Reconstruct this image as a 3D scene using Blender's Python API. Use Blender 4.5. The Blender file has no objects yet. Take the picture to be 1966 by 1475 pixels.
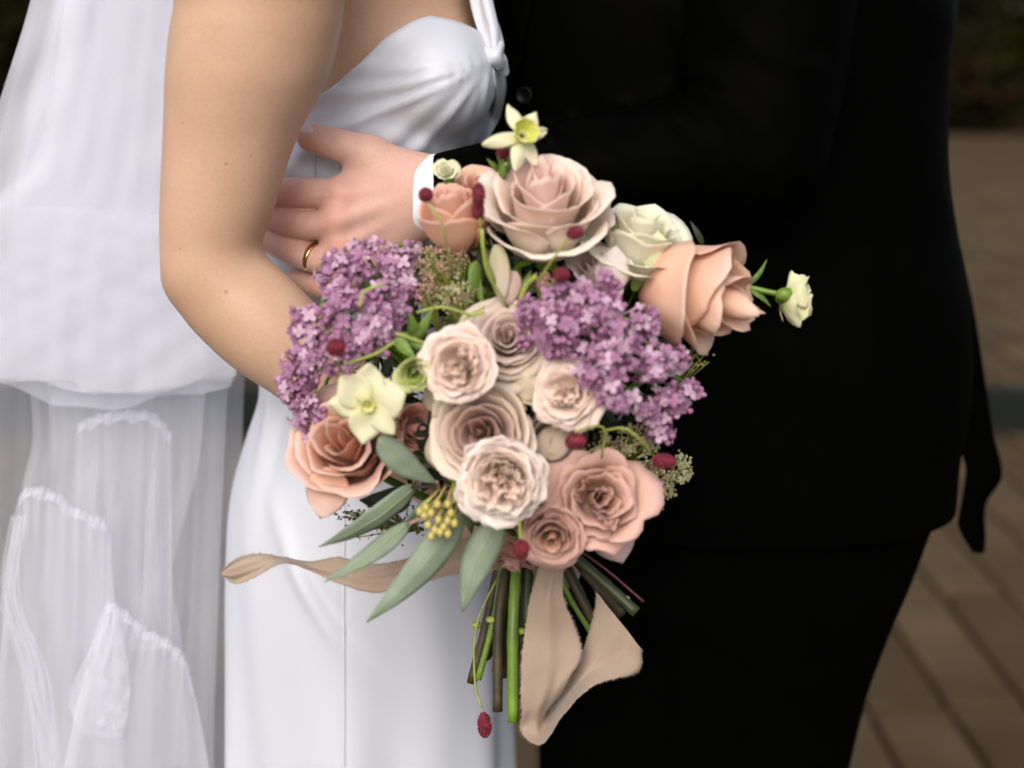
import bpy, math, random
import numpy as np
from mathutils import Vector, Matrix
from mathutils.bvhtree import BVHTree

# ------------------------------------------------------------------ camera, light, exposure
sc = bpy.context.scene
col = sc.collection
F = 3003.0                      # focal length in photo pixels (photo is 1966 wide)
CY, CZ, PITCH = -1.18, 1.35, math.radians(12)
cam_d = bpy.data.cameras.new('camera')
cam = bpy.data.objects.new('camera', cam_d)
col.objects.link(cam)
cam.location = (0, CY, CZ)
cam.rotation_euler = (math.radians(90) - PITCH, 0, 0)
cam_d.sensor_width = 36
cam_d.lens = 55
cam_d.clip_start = 0.02
cam_d.clip_end = 500
cam_d.dof.use_dof = True
cam_d.dof.focus_distance = 1.075
cam_d.dof.aperture_fstop = 3.7
sc.camera = cam

SUN_ELEV, SUN_AZ = math.radians(36), math.radians(194)   # azimuth clockwise from +Y
w = bpy.data.worlds.new('World'); sc.world = w; w.use_nodes = True
nt = w.node_tree; nt.nodes.clear()
sky = nt.nodes.new('ShaderNodeTexSky'); sky.sky_type = 'NISHITA'; sky.sun_disc = False
sky.sun_elevation = SUN_ELEV; sky.sun_rotation = SUN_AZ
sky.air_density = 1.0; sky.dust_density = 3.0; sky.ozone_density = 1.0
hs = nt.nodes.new('ShaderNodeHueSaturation'); hs.inputs['Saturation'].default_value = 0.45
bg = nt.nodes.new('ShaderNodeBackground'); bg.inputs['Strength'].default_value = 0.15
wo = nt.nodes.new('ShaderNodeOutputWorld')
nt.links.new(sky.outputs[0], hs.inputs['Color']); nt.links.new(hs.outputs[0], bg.inputs[0]); nt.links.new(bg.outputs[0], wo.inputs[0])
sd = bpy.data.lights.new('sun', 'SUN'); sd.energy = 1.3; sd.angle = math.radians(40); sd.color = (1, 0.93, 0.84)
so = bpy.data.objects.new('sun', sd); col.objects.link(so)
sdir = Vector((math.sin(SUN_AZ) * math.cos(SUN_ELEV), math.cos(SUN_AZ) * math.cos(SUN_ELEV), math.sin(SUN_ELEV)))
so.rotation_euler = sdir.to_track_quat('Z', 'Y').to_euler()
so.location = (-2, -3, 4)
sc.view_settings.view_transform = 'Standard'; sc.view_settings.look = 'None'
sc.view_settings.exposure = 0.42; sc.view_settings.gamma = 1.0; sc.view_settings.use_curve_mapping = False
sc.render.engine = 'CYCLES'
sc.cycles.use_denoising = True
sc.cycles.transparent_max_bounces = 24
sc.cycles.max_bounces = 8

# ------------------------------------------------------------------ helpers
rnd = random.Random(7)
CP, SP = math.cos(PITCH), math.sin(PITCH)
def P(px, py, Y):
    a, b = (px - 983) / F, -(py - 737.5) / F
    d = Vector((a, CP + b * SP, -SP + b * CP))
    t = (Y - CY) / d.y
    return Vector((0, CY, CZ)) + d * t
def S(px, Y): return px * (Y - CY) / F
def tag(o, label=None, cat=None, group=None, kind=None):
    if label: o['label'] = label
    if cat: o['category'] = cat
    if group: o['group'] = group
    if kind: o['kind'] = kind
    return o
def link(name, me, mat=None, parent=None, smooth=True):
    o = bpy.data.objects.new(name, me); col.objects.link(o)
    if mat is not None and len(me.materials) == 0:
        for m in (mat if isinstance(mat, (list, tuple)) else [mat]): me.materials.append(m)
    if smooth and len(me.polygons): me.polygons.foreach_set('use_smooth', [True] * len(me.polygons))
    if parent: o.parent = parent
    return o
def mesh_np(name, V, Fq):
    me = bpy.data.meshes.new(name)
    V = np.asarray(V, dtype=np.float32); Fq = np.asarray(Fq, dtype=np.int32)
    k = Fq.shape[1]
    me.vertices.add(len(V)); me.vertices.foreach_set('co', V.ravel())
    me.loops.add(Fq.size); me.loops.foreach_set('vertex_index', Fq.ravel())
    me.polygons.add(len(Fq)); me.polygons.foreach_set('loop_start', np.arange(0, Fq.size, k, dtype=np.int32))
    me.update(calc_edges=True); me.validate()
    return me
def mesh_py(name, V, Fs):
    me = bpy.data.meshes.new(name); me.from_pydata([tuple(v) for v in V], [], Fs); me.update(); return me
def grid_faces(nu, nv, wrap=False):
    fs = []
    for i in range(nu if wrap else nu - 1):
        for j in range(nv - 1):
            a = i * nv + j; b = ((i + 1) % nu) * nv + j
            fs.append((a, b, b + 1, a + 1))
    return fs
def solidify(o, t, offset=0):
    m = o.modifiers.new('thickness', 'SOLIDIFY'); m.thickness = t; m.offset = offset
def subsurf(o, n=1):
    m = o.modifiers.new('smooth', 'SUBSURF'); m.levels = n; m.render_levels = n
def catmull(pts, n):
    """resample a list of tuples/vectors with n points by Catmull-Rom"""
    A = np.array([tuple(p) for p in pts], dtype=float); m = len(A)
    A2 = np.vstack([2 * A[0] - A[1], A, 2 * A[-1] - A[-2]])
    out = []
    for s in np.linspace(0, m - 1 - 1e-9, n):
        i = int(s); t = s - i
        p0, p1, p2, p3 = A2[i], A2[i + 1], A2[i + 2], A2[i + 3]
        out.append(0.5 * ((2 * p1) + (-p0 + p2) * t + (2 * p0 - 5 * p1 + 4 * p2 - p3) * t * t + (-p0 + 3 * p1 - 3 * p2 + p3) * t ** 3))
    return np.array(out)
def tube_geo(pts, rads, seg=8, n=None, cap=True):
    if n: 
        q = catmull([tuple(p) + (r,) for p, r in zip(pts, rads)], n); pts = [Vector(x[:3]) for x in q]; rads = [max(x[3], 1e-5) for x in q]
    V, Fs = [], []
    pts = [Vector(p) for p in pts]
    up = Vector((0.3, -1, 0.2)).normalized(); prev = None
    for i, p in enumerate(pts):
        d = (pts[min(i + 1, len(pts) - 1)] - pts[max(i - 1, 0)]).normalized()
        a = (prev - d * prev.dot(d)) if prev else (up - d * up.dot(d))
        if a.length < 1e-4: a = d.orthogonal()
        a.normalize(); prev = a; b = d.cross(a)
        for k in range(seg):
            t = 2 * math.pi * k / seg
            V.append(p + (a * math.cos(t) + b * math.sin(t)) * rads[i])
    m = len(pts)
    for i in range(m - 1):
        for k in range(seg):
            Fs.append((i * seg + k, i * seg + (k + 1) % seg, (i + 1) * seg + (k + 1) % seg, (i + 1) * seg + k))
    if cap:
        Fs.append(tuple(range(seg - 1, -1, -1))); Fs.append(tuple(range((m - 1) * seg, m * seg)))
    return V, Fs
class MB:
    def __init__(s): s.V = []; s.F = []; s.M = []
    def add(s, V, Fs, mi=0):
        n = len(s.V); s.V += [tuple(v) for v in V]; s.F += [tuple(i + n for i in f) for f in Fs]; s.M += [mi] * len(Fs)
    def tube(s, pts, rads, seg=6, n=None, mi=0): s.add(*tube_geo(pts, rads, seg, n), mi)
    def ball(s, c, r, mi=0, sub=0, sz=(1, 1, 1)):
        V, Fs = ICO[sub]; c = Vector(c)
        s.add([c + Vector((v[0] * r * sz[0], v[1] * r * sz[1], v[2] * r * sz[2])) for v in V], Fs, mi)
    def build(s, name, mats, parent=None, smooth=True):
        me = mesh_py(name, s.V, s.F)
        mats = mats if isinstance(mats, (list, tuple)) else [mats]
        for m in mats: me.materials.append(m)
        me.polygons.foreach_set('material_index', s.M)
        return link(name, me, None, parent, smooth)
def _ico(sub):
    import bmesh
    b = bmesh.new(); bmesh.ops.create_icosphere(b, subdivisions=sub + 1, radius=1)
    V = [tuple(v.co) for v in b.verts]; Fs = [tuple(v.index for v in f.verts) for f in b.faces]; b.free(); return V, Fs
ICO = [_ico(0), _ico(1), _ico(2)]
def empty(name, loc, parent=None):
    o = bpy.data.objects.new(name, None); col.objects.link(o); o.location = loc; o.empty_display_size = 0.02
    if parent: o.parent = parent
    return o
def reloc(o, c):
    """move the mesh origin to c, keeping its shape in place (call before parenting)"""
    c = Vector(c); o.data.transform(Matrix.Translation(-c)); o.location = c
    return o

# ------------------------------------------------------------------ materials
def new_mat(name):
    m = bpy.data.materials.new(name); m.use_nodes = True
    return m, m.node_tree, m.node_tree.nodes['Principled BSDF']
def noise(nt, scale, detail=3, rough=0.5, coord='Object', vec=None):
    tc = nt.nodes.new('ShaderNodeTexCoord'); n = nt.nodes.new('ShaderNodeTexNoise')
    n.inputs['Scale'].default_value = scale; n.inputs['Detail'].default_value = detail; n.inputs['Roughness'].default_value = rough
    if vec:
        mp = nt.nodes.new('ShaderNodeMapping'); mp.inputs['Scale'].default_value = vec
        nt.links.new(tc.outputs[coord], mp.inputs[0]); nt.links.new(mp.outputs[0], n.inputs['Vector'])
    else: nt.links.new(tc.outputs[coord], n.inputs['Vector'])
    return n
def ramp(nt, src, stops):
    r = nt.nodes.new('ShaderNodeValToRGB')
    while len(r.color_ramp.elements) < len(stops): r.color_ramp.elements.new(0.5)
    for e, (p, c) in zip(r.color_ramp.elements, stops): e.position = p; e.color = (*c, 1)
    nt.links.new(src, r.inputs[0]); return r
def bump(nt, src, b, strength, dist):
    n = nt.nodes.new('ShaderNodeBump'); n.inputs['Strength'].default_value = strength; n.inputs['Distance'].default_value = dist
    nt.links.new(src, n.inputs['Height']); nt.links.new(n.outputs[0], b.inputs['Normal']); return n
def mix_col(nt, fac, a, b, mode='MIX'):
    m = nt.nodes.new('ShaderNodeMix'); m.data_type = 'RGBA'; m.blend_type = mode
    for s, v in ((m.inputs[0], fac), (m.inputs[6], a), (m.inputs[7], b)):
        if hasattr(v, 'node'): nt.links.new(v, s)
        elif isinstance(v, tuple): s.default_value = (*v, 1)
        else: s.default_value = v
    return m.outputs[2]
def basic(name, c, rough=0.5, var=0.15, scale=60, bmp=0.0, bdist=0.0005, bscale=300, sss=0, transl=0.0, **kw):
    m, nt, b = new_mat(name)
    n = noise(nt, scale)
    lo = tuple(x * (1 - var) for x in c); hi = tuple(min(1, x * (1 + var)) for x in c)
    r = ramp(nt, n.outputs[0], [(0.3, lo), (0.7, hi)])
    nt.links.new(r.outputs[0], b.inputs['Base Color']); b.inputs['Roughness'].default_value = rough
    for k, v in kw.items(): b.inputs[k].default_value = v
    if sss: b.inputs['Subsurface Weight'].default_value = sss; b.inputs['Subsurface Scale'].default_value = 0.004
    if bmp: bump(nt, noise(nt, bscale).outputs[0], b, bmp, bdist)
    if transl: add_transl(nt, b, r.outputs[0], transl)
    return m
def add_transl(nt, b, colsock, f):
    t = nt.nodes.new('ShaderNodeBsdfTranslucent'); mx = nt.nodes.new('ShaderNodeMixShader'); mx.inputs[0].default_value = f
    nt.links.new(colsock, t.inputs[0]); out = nt.nodes['Material Output']
    nt.links.new(b.outputs[0], mx.inputs[1]); nt.links.new(t.outputs[0], mx.inputs[2]); nt.links.new(mx.outputs[0], out.inputs[0])

def skin_mat(name, c1, c2, pink, sc_=30, freckle=0.0):
    m, nt, b = new_mat(name)
    n1 = noise(nt, 9, 3); r = ramp(nt, n1.outputs[0], [(0.38, c1), (0.62, c2)])
    n2 = noise(nt, 34, 5, .65); r2 = ramp(nt, n2.outputs[0], [(0.52, (0, 0, 0)), (0.75, (1, 1, 1))])
    mul = nt.nodes.new('ShaderNodeMath'); mul.operation = 'MULTIPLY'; mul.inputs[1].default_value = 0.4
    nt.links.new(r2.outputs[0], mul.inputs[0])
    c = mix_col(nt, mul.outputs[0], r.outputs[0], pink)
    at = nt.nodes.new('ShaderNodeAttribute'); at.attribute_name = 'flush'
    c = mix_col(nt, at.outputs['Fac'], c, tuple(x * .97 for x in pink))
    n4 = noise(nt, 420, 2); r4 = ramp(nt, n4.outputs[0], [(0.3, (0.95, 0.94, 0.94)), (0.6, (1, 1, 1))])
    c = mix_col(nt, 1.0, c, r4.outputs[0], 'MULTIPLY')
    nt.links.new(c, b.inputs['Base Color'])
    b.inputs['Roughness'].default_value = 0.5; b.inputs['Specular IOR Level'].default_value = 0.35
    b.inputs['Subsurface Weight'].default_value = 0.25; b.inputs['Subsurface Radius'].default_value = (1, 0.35, 0.18); b.inputs['Subsurface Scale'].default_value = 0.008
    v = nt.nodes.new('ShaderNodeTexVoronoi'); v.inputs['Scale'].default_value = 900
    tc = nt.nodes.new('ShaderNodeTexCoord'); nt.links.new(tc.outputs['Object'], v.inputs['Vector'])
    add = nt.nodes.new('ShaderNodeMath'); add.operation = 'ADD'
    nt.links.new(v.outputs['Distance'], add.inputs[0]); nt.links.new(noise(nt, 180, 4, 0.6).outputs[0], add.inputs[1])
    bump(nt, add.outputs[0], b, 0.16, 0.0004)
    return m
M = {}
M['skin_bride'] = skin_mat('skin_golden', (0.49, 0.30, 0.198), (0.57, 0.363, 0.255), (0.60, 0.335, 0.24))
M['skin_groom'] = skin_mat('skin_pink', (0.60, 0.355, 0.285), (0.68, 0.43, 0.35), (0.64, 0.27, 0.22))
M['nail'] = basic('nail', (0.68, 0.52, 0.50), 0.28, 0.05)
M['mole'] = basic('mole', (0.33, 0.18, 0.11), 0.6)
M['gold'] = basic('gold', (0.75, 0.42, 0.22), 0.18, 0.05, Metallic=1.0)
M['satin'] = basic('white_satin', (0.56, 0.575, 0.64), 0.42, 0.02, 8, bmp=0.12, bdist=0.0004, bscale=700)
M['satin'].node_tree.nodes['Principled BSDF'].inputs['Sheen Weight'].default_value = 0.15
M['shirt'] = basic('white_cotton', (0.82, 0.82, 0.84), 0.75, 0.02, 50, bmp=0.15, bscale=1500)
M['suit'] = basic('black_wool', (0.0006, 0.0006, 0.0005), 0.6, 0.3, 40, bmp=0.3, bscale=1200, bdist=0.0004)
M['suit'].node_tree.nodes['Principled BSDF'].inputs['Specular IOR Level'].default_value = 0.012
M['button'] = basic('black_button', (0.002, 0.002, 0.002), 0.4, 0.1)
M['button'].node_tree.nodes['Principled BSDF'].inputs['Specular IOR Level'].default_value = 0.10

def tulle(name, op, mesh_scale=900):
    m, nt, b = new_mat(name)
    out = nt.nodes['Material Output']
    b.inputs['Base Color'].default_value = (0.86, 0.865, 0.94, 1); b.inputs['Roughness'].default_value = 0.8
    t = nt.nodes.new('ShaderNodeBsdfTranslucent'); t.inputs[0].default_value = (0.86, 0.865, 0.94, 1)
    mx = nt.nodes.new('ShaderNodeMixShader'); mx.inputs[0].default_value = 0.5
    nt.links.new(b.outputs[0], mx.inputs[1]); nt.links.new(t.outputs[0], mx.inputs[2])
    tr = nt.nodes.new('ShaderNodeBsdfTransparent')
    # an uneven weave: opacity varies in long vertical streaks
    n = noise(nt, 14, 3, 0.5, 'Object', (1.5, 1.5, 0.12))
    mr = nt.nodes.new('ShaderNodeMapRange'); mr.inputs[1].default_value = 0.3; mr.inputs[2].default_value = 0.7
    mr.inputs[3].default_value = op * 0.88; mr.inputs[4].default_value = min(0.97, op * 1.12)
    nt.links.new(n.outputs[0], mr.inputs[0])
    # seen edge-on a net covers more: physical, the threads overlap
    lw = nt.nodes.new('ShaderNodeLayerWeight'); lw.inputs[0].default_value = 0.35
    pw = nt.nodes.new('ShaderNodeMath'); pw.operation = 'MULTIPLY'; pw.inputs[1].default_value = 0.30
    nt.links.new(lw.outputs['Facing'], pw.inputs[0])
    ad = nt.nodes.new('ShaderNodeMath'); ad.operation = 'ADD'; ad.use_clamp = True
    nt.links.new(mr.outputs[0], ad.inputs[0]); nt.links.new(pw.outputs[0], ad.inputs[1])
    m2 = nt.nodes.new('ShaderNodeMixShader'); nt.links.new(ad.outputs[0], m2.inputs[0])
    nt.links.new(tr.outputs[0], m2.inputs[1]); nt.links.new(mx.outputs[0], m2.inputs[2]); nt.links.new(m2.outputs[0], out.inputs[0])
    return m
M['tulle_dense'] = tulle('tulle_dense', 0.58)
M['tulle_thin'] = tulle('tulle_thin', 0.20)
M['tulle_mid'] = tulle('tulle_mid', 0.30)

def petal_mat(name='petal', transl=0.30, rough=0.6):
    m, nt, b = new_mat(name)
    a = nt.nodes.new('ShaderNodeAttribute'); a.attribute_name = 'Col'
    n = noise(nt, 70, 3); r = ramp(nt, n.outputs[0], [(0.3, (0.95, 0.93, 0.92)), (0.65, (1, 1, 1))])
    c = mix_col(nt, 1.0, a.outputs['Color'], r.outputs[0], 'MULTIPLY')
    nt.links.new(c, b.inputs['Base Color']); b.inputs['Roughness'].default_value = rough
    b.inputs['Specular IOR Level'].default_value = 0.25
    b.inputs['Sheen Weight'].default_value = 0.1
    b.inputs['Subsurface Weight'].default_value = 0.0; b.inputs['Subsurface Radius'].default_value = (1, .62, .5); b.inputs['Subsurface Scale'].default_value = 0.006
    bump(nt, noise(nt, 120, 4).outputs[0], b, 0.3, 0.0008)
    g = nt.nodes.new('ShaderNodeGamma'); g.inputs[1].default_value = 1.25; nt.links.new(c, g.inputs[0])
    add_transl(nt, b, g.outputs[0], transl)
    return m
M['petal'] = petal_mat()
M['leaf_euc'] = basic('eucalyptus_leaf', (0.20, 0.25, 0.17), 0.55, 0.18, 40, bmp=0.2, bscale=150, transl=0.12)
M['midrib'] = basic('leaf_midrib', (0.24, 0.31, 0.15), 0.5, 0.1)
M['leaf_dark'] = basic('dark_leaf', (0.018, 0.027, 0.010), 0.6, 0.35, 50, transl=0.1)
M['leaf_green'] = basic('green_leaf', (0.13, 0.21, 0.035), 0.5, 0.3, 60, transl=0.15)
M['stem_green'] = basic('green_stem', (0.13, 0.22, 0.02), 0.4, 0.3, 60, bmp=0.3, bscale=120)
M['stem_lime'] = basic('lime_stem', (0.30, 0.34, 0.07), 0.5, 0.2, 60)
M['stem_brown'] = basic('brown_stem', (0.045, 0.03, 0.012), 0.55, 0.45, 60, bmp=0.5, bscale=100, bdist=0.001)
M['stem_dark'] = basic('dark_stem', (0.035, 0.045, 0.010), 0.5, 0.4, 60)
M['stem_red'] = basic('burgundy_stem', (0.09, 0.012, 0.02), 0.5, 0.2, 60)
M['berry'] = basic('burgundy_flower_head', (0.16, 0.008, 0.022), 0.65, 0.6, 260, bmp=1.0, bdist=0.0015, bscale=420)
M['seed'] = basic('yellow_seed', (0.42, 0.36, 0.10), 0.5, 0.25, 80)
M['lilac_a'] = basic('pale_lilac', (0.60, 0.40, 0.53), 0.55, 0.15, 80, transl=0.2)
M['lilac_b'] = basic('mid_lilac', (0.40, 0.19, 0.33), 0.55, 0.2, 80, transl=0.2)
M['lilac_c'] = basic('lilac_bud', (0.38, 0.15, 0.28), 0.5, 0.2, 80, transl=0.15)
M['lace_tan'] = basic('tan_lace_flower', (0.36, 0.25, 0.16), 0.7, 0.35, 120)
M['lace_green'] = basic('greenish_lace_flower', (0.40, 0.37, 0.20), 0.7, 0.35, 120)
M['lace_pink'] = basic('pinkish_lace_flower', (0.38, 0.20, 0.17), 0.7, 0.3, 120)
M['lace_dark'] = basic('dried_dark_sprig', (0.05, 0.025, 0.018), 0.7, 0.3, 120)
def ribbon_mat():
    m, nt, b = new_mat('tan_silk_ribbon')
    n = noise(nt, 25, 4); r = ramp(nt, n.outputs[0], [(0.3, (0.37, 0.27, 0.195)), (0.7, (0.45, 0.34, 0.26))])
    nt.links.new(r.outputs[0], b.inputs['Base Color']); b.inputs['Roughness'].default_value = 0.7
    b.inputs['Sheen Weight'].default_value = 0.2
    w1 = nt.nodes.new('ShaderNodeTexWave'); w1.inputs['Scale'].default_value = 400
    w1.inputs['Distortion'].default_value = 2
    tc = nt.nodes.new('ShaderNodeTexCoord'); nt.links.new(tc.outputs['Object'], w1.inputs['Vector'])
    nn = noise(nt, 60, 6, .7); ad = nt.nodes.new('ShaderNodeMath'); ad.operation = 'MULTIPLY_ADD'; ad.inputs[1].default_value = 6; nt.links.new(nn.outputs[0], ad.inputs[0]); nt.links.new(w1.outputs[0], ad.inputs[2])
    bump(nt, ad.outputs[0], b, 0.5, 0.0006)
    add_transl(nt, b, r.outputs[0], 0.15)
    return m
M['ribbon'] = ribbon_mat()
def stone(name, c, scale=3):
    m, nt, b = new_mat(name)
    oi = nt.nodes.new('ShaderNodeObjectInfo')
    n = noise(nt, scale, 5, 0.6); n.noise_dimensions = '4D'
    mm = nt.nodes.new('ShaderNodeMath'); mm.operation = 'MULTIPLY'; mm.inputs[1].default_value = 20
    nt.links.new(oi.outputs['Random'], mm.inputs[0]); nt.links.new(mm.outputs[0], n.inputs['W'])
    r = ramp(nt, n.outputs[0], [(0.25, tuple(x * 0.62 for x in c)), (0.75, tuple(x * 1.35 for x in c))])
    v = nt.nodes.new('ShaderNodeMapRange'); v.inputs[3].default_value = 0.8; v.inputs[4].default_value = 1.15
    nt.links.new(oi.outputs['Random'], v.inputs[0])
    hv = nt.nodes.new('ShaderNodeHueSaturation'); nt.links.new(v.outputs[0], hv.inputs['Value']); nt.links.new(r.outputs[0], hv.inputs['Color'])
    nt.links.new(hv.outputs[0], b.inputs['Base Color']); b.inputs['Roughness'].default_value = 0.9; b.inputs['Specular IOR Level'].default_value = 0.08
    bump(nt, noise(nt, 60, 4).outputs[0], b, 0.4, 0.003)
    return m
M['paver'] = stone('tan_paver', (0.082, 0.054, 0.028))
M['mortar'] = stone('joint_sand', (0.046, 0.030, 0.014), 8)
M['riser'] = stone('dark_teal_riser', (0.012, 0.0145, 0.012), 6)
M['nosing'] = stone('teal_nosing', (0.019, 0.024, 0.022), 6)
M['soil'] = stone('soil', (0.03, 0.022, 0.012), 2)
M['hedge'] = basic('hedge_leaf', (0.009, 0.0095, 0.002), 0.8, 0.5, 1.2, **{'Specular IOR Level': 0.05})
M['hedge_red'] = basic('reddish_leaf', (0.018, 0.008, 0.003), 0.8, 0.4, 1.2, **{'Specular IOR Level': 0.05})
M['bark'] = basic('bark', (0.03, 0.02, 0.012), 0.8, 0.3, 20)

# ------------------------------------------------------------------ SDF toolkit
class Field:
    def __init__(s, lo, hi, h):
        s.lo = np.array(lo, float); s.h = h
        n = np.ceil((np.array(hi) - s.lo) / h).astype(int) + 1; s.n = n
        s.D = np.full(n, 0.05, np.float32)
        s.ax = [s.lo[i] + h * np.arange(n[i]) for i in range(3)]
    def sl(s, lo, hi):
        out = []
        for i in range(3):
            a = int(max(0, math.floor((lo[i] - s.lo[i]) / s.h))); b = int(min(s.n[i], math.ceil((hi[i] - s.lo[i]) / s.h) + 1))
            if b <= a: return None
            out.append(slice(a, b))
        return tuple(out)
    def apply(s, fn, lo, hi, k, op='union'):
        q = s.sl(lo, hi)
        if q is None: return
        X, Y, Z = np.meshgrid(s.ax[0][q[0]], s.ax[1][q[1]], s.ax[2][q[2]], indexing='ij')
        d = fn(X, Y, Z); a = s.D[q]
        if op == 'union': s.D[q] = smin(a, d, k)
        else: s.D[q] = -smin(-a, d, k)       # carve
    def seg(s, a, b, ra, rb, k=0.004, sy=1.0, op='union', m=0.02):
        a, b = np.array(a), np.array(b); R = max(ra, rb) * max(1, sy) + m
        s.apply(lambda X, Y, Z: seg_sdf(X, Y, Z, a, b, ra, rb, sy), np.minimum(a, b) - R, np.maximum(a, b) + R, k, op)
    def chain(s, pts, k=0.004, sy=1.0, m=0.02, dense=True):
        """pts: list of (Vector, r); union the segments hard, then blend the whole in softly"""
        if len(pts) > 2 and dense:
            q = catmull([tuple(p) + (r,) for p, r in pts], 8 * len(pts)); pts = [(Vector(x[:3]), x[3]) for x in q]
        A = [np.array(p) for p, r in pts]; R = [r for p, r in pts]
        mr = max(R) * max(1, sy) + m
        def fn(X, Y, Z):
            d = None
            for i in range(len(A) - 1):
                e = seg_sdf(X, Y, Z, A[i], A[i + 1], R[i], R[i + 1], sy)
                d = e if d is None else np.minimum(d, e)
            return d
        s.apply(fn, np.min(A, 0) - mr, np.max(A, 0) + mr, k)
    def mesh(s, name, smooth=2):
        V, Q = surface_nets(s.D, s.lo, s.h)
        V = laplace(V, Q, smooth)
        return V, Q
def smin(a, b, k):
    if k <= 0: return np.minimum(a, b)
    h = np.clip(0.5 + 0.5 * (b - a) / k, 0, 1)
    return b * (1 - h) + a * h - k * h * (1 - h)
def seg_sdf(X, Y, Z, a, b, ra, rb, sy=1.0):
    d = b - a; my = (a[1] + b[1]) / 2
    dy = d[1] / sy
    L = d[0] ** 2 + dy ** 2 + d[2] ** 2 + 1e-12
    px, py, pz = X - a[0], (Y - a[1]) / sy, Z - a[2]
    t = np.clip((px * d[0] + py * dy + pz * d[2]) / L, 0, 1)
    q = np.sqrt((px - t * d[0]) ** 2 + (py - t * dy) ** 2 + (pz - t * d[2]) ** 2) - (ra + (rb - ra) * t)
    return q * min(1.0, sy) if sy < 1 else q
def ell_sdf(X, Y, Z, c, r):
    q = np.sqrt(((X - c[0]) / r[0]) ** 2 + ((Y - c[1]) / r[1]) ** 2 + ((Z - c[2]) / r[2]) ** 2)
    return (q - 1) * min(r)
def surface_nets(D, lo, h):
    nx, ny, nz = D.shape; ins = D < 0
    cs = [ins[i:nx - 1 + i, j:ny - 1 + j, k:nz - 1 + k] for i in (0, 1) for j in (0, 1) for k in (0, 1)]
    cnt = sum(c.astype(np.int8) for c in cs); act = (cnt > 0) & (cnt < 8)
    idx = -np.ones(act.shape, np.int32); I = np.argwhere(act); idx[act] = np.arange(len(I))
    acc = np.zeros((len(I), 3)); num = np.zeros(len(I))
    C = [(i, j, k) for i in (0, 1) for j in (0, 1) for k in (0, 1)]
    for a in C:
        for b in C:
            if sum(b) - sum(a) == 1 and all(b[i] >= a[i] for i in range(3)):
                da = D[I[:, 0] + a[0], I[:, 1] + a[1], I[:, 2] + a[2]]; db = D[I[:, 0] + b[0], I[:, 1] + b[1], I[:, 2] + b[2]]
                m = (da < 0) != (db < 0); t = np.where(m, da / np.where(m, da - db, 1), 0)
                p = np.array(a)[None] + t[:, None] * (np.array(b) - np.array(a))[None]
                acc += p * m[:, None]; num += m
    V = (I + acc / num[:, None]) * h + lo
    Q = []
    for ax in range(3):
        o1, o2 = [(1, 2), (2, 0), (0, 1)][ax]
        s0 = [slice(None)] * 3; s1 = [slice(None)] * 3
        s0[ax] = slice(0, D.shape[ax] - 1); s1[ax] = slice(1, D.shape[ax])
        for o in (o1, o2): s0[o] = slice(1, D.shape[o] - 1); s1[o] = slice(1, D.shape[o] - 1)
        A = ins[tuple(s0)]; B = ins[tuple(s1)]; X = np.argwhere(A != B)
        if not len(X): continue
        fl = A[tuple(X.T)]
        base = X.copy()
        for o in (o1, o2): base[:, o] += 1
        def g(d1, d2):
            q = base.copy(); q[:, o1] -= d1; q[:, o2] -= d2
            return idx[q[:, 0], q[:, 1], q[:, 2]]
        f = np.stack([g(1, 1), g(0, 1), g(0, 0), g(1, 0)], 1)
        f[~fl] = f[~fl][:, ::-1]
        f = f[(f >= 0).all(1)]
        Q.append(f)
    return V, np.concatenate(Q)
def laplace(V, Q, n, lam=0.5):
    E = np.concatenate([Q[:, [0, 1]], Q[:, [1, 2]], Q[:, [2, 3]], Q[:, [3, 0]]])
    for it in range(n):
        acc = np.zeros_like(V); c = np.zeros(len(V))
        for a, b in ((0, 1), (1, 0)):
            for d in range(3): acc[:, d] += np.bincount(E[:, a], V[E[:, b], d], len(V))
            c += np.bincount(E[:, a], minlength=len(V))
        l = lam if it % 2 == 0 else -lam * 1.02
        V = V + l * (acc / c[:, None] - V)
    return V
class Loft:
    """stack of ellipses; rows in photo pixels (py, left, right, Yc, ry) plus optional world rows (z, xl, xr, yc, ry)"""
    def __init__(s, rows, world=(), p=2.0):
        R = []
        for py, L, Rr, Yc, ry in rows:
            a, b = P(L, py, Yc), P(Rr, py, Yc); R.append((a.z, (a.x + b.x) / 2, (b.x - a.x) / 2, Yc, ry))
        for z, xl, xr, yc, ry in world: R.append((z, (xl + xr) / 2, (xr - xl) / 2, yc, ry))
        R.sort(); q = catmull(R, 200); s.q = q[np.argsort(q[:, 0])]; s.p = p
        s.z0, s.z1 = s.q[0, 0], s.q[-1, 0]
    def at(s, z): return [np.interp(z, s.q[:, 0], s.q[:, i]) for i in (1, 2, 3, 4)]
    def sdf(s, X, Y, Z):
        cx, rx, cy, ry = s.at(Z)
        q = (np.abs((X - cx) / rx) ** s.p + np.abs((Y - cy) / ry) ** s.p) ** (1 / s.p)
        d = (q - 1) * np.minimum(rx, ry)
        return np.maximum(d, np.maximum(s.z0 - Z, Z - s.z1))
def surf_hit(bvh, px, py):
    o = Vector((0, CY, CZ)); d = (P(px, py, 0.0) - o).normalized()
    r = bvh.ray_cast(o, d); return (r[0], r[1]) if r[0] else (None, None)

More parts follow.
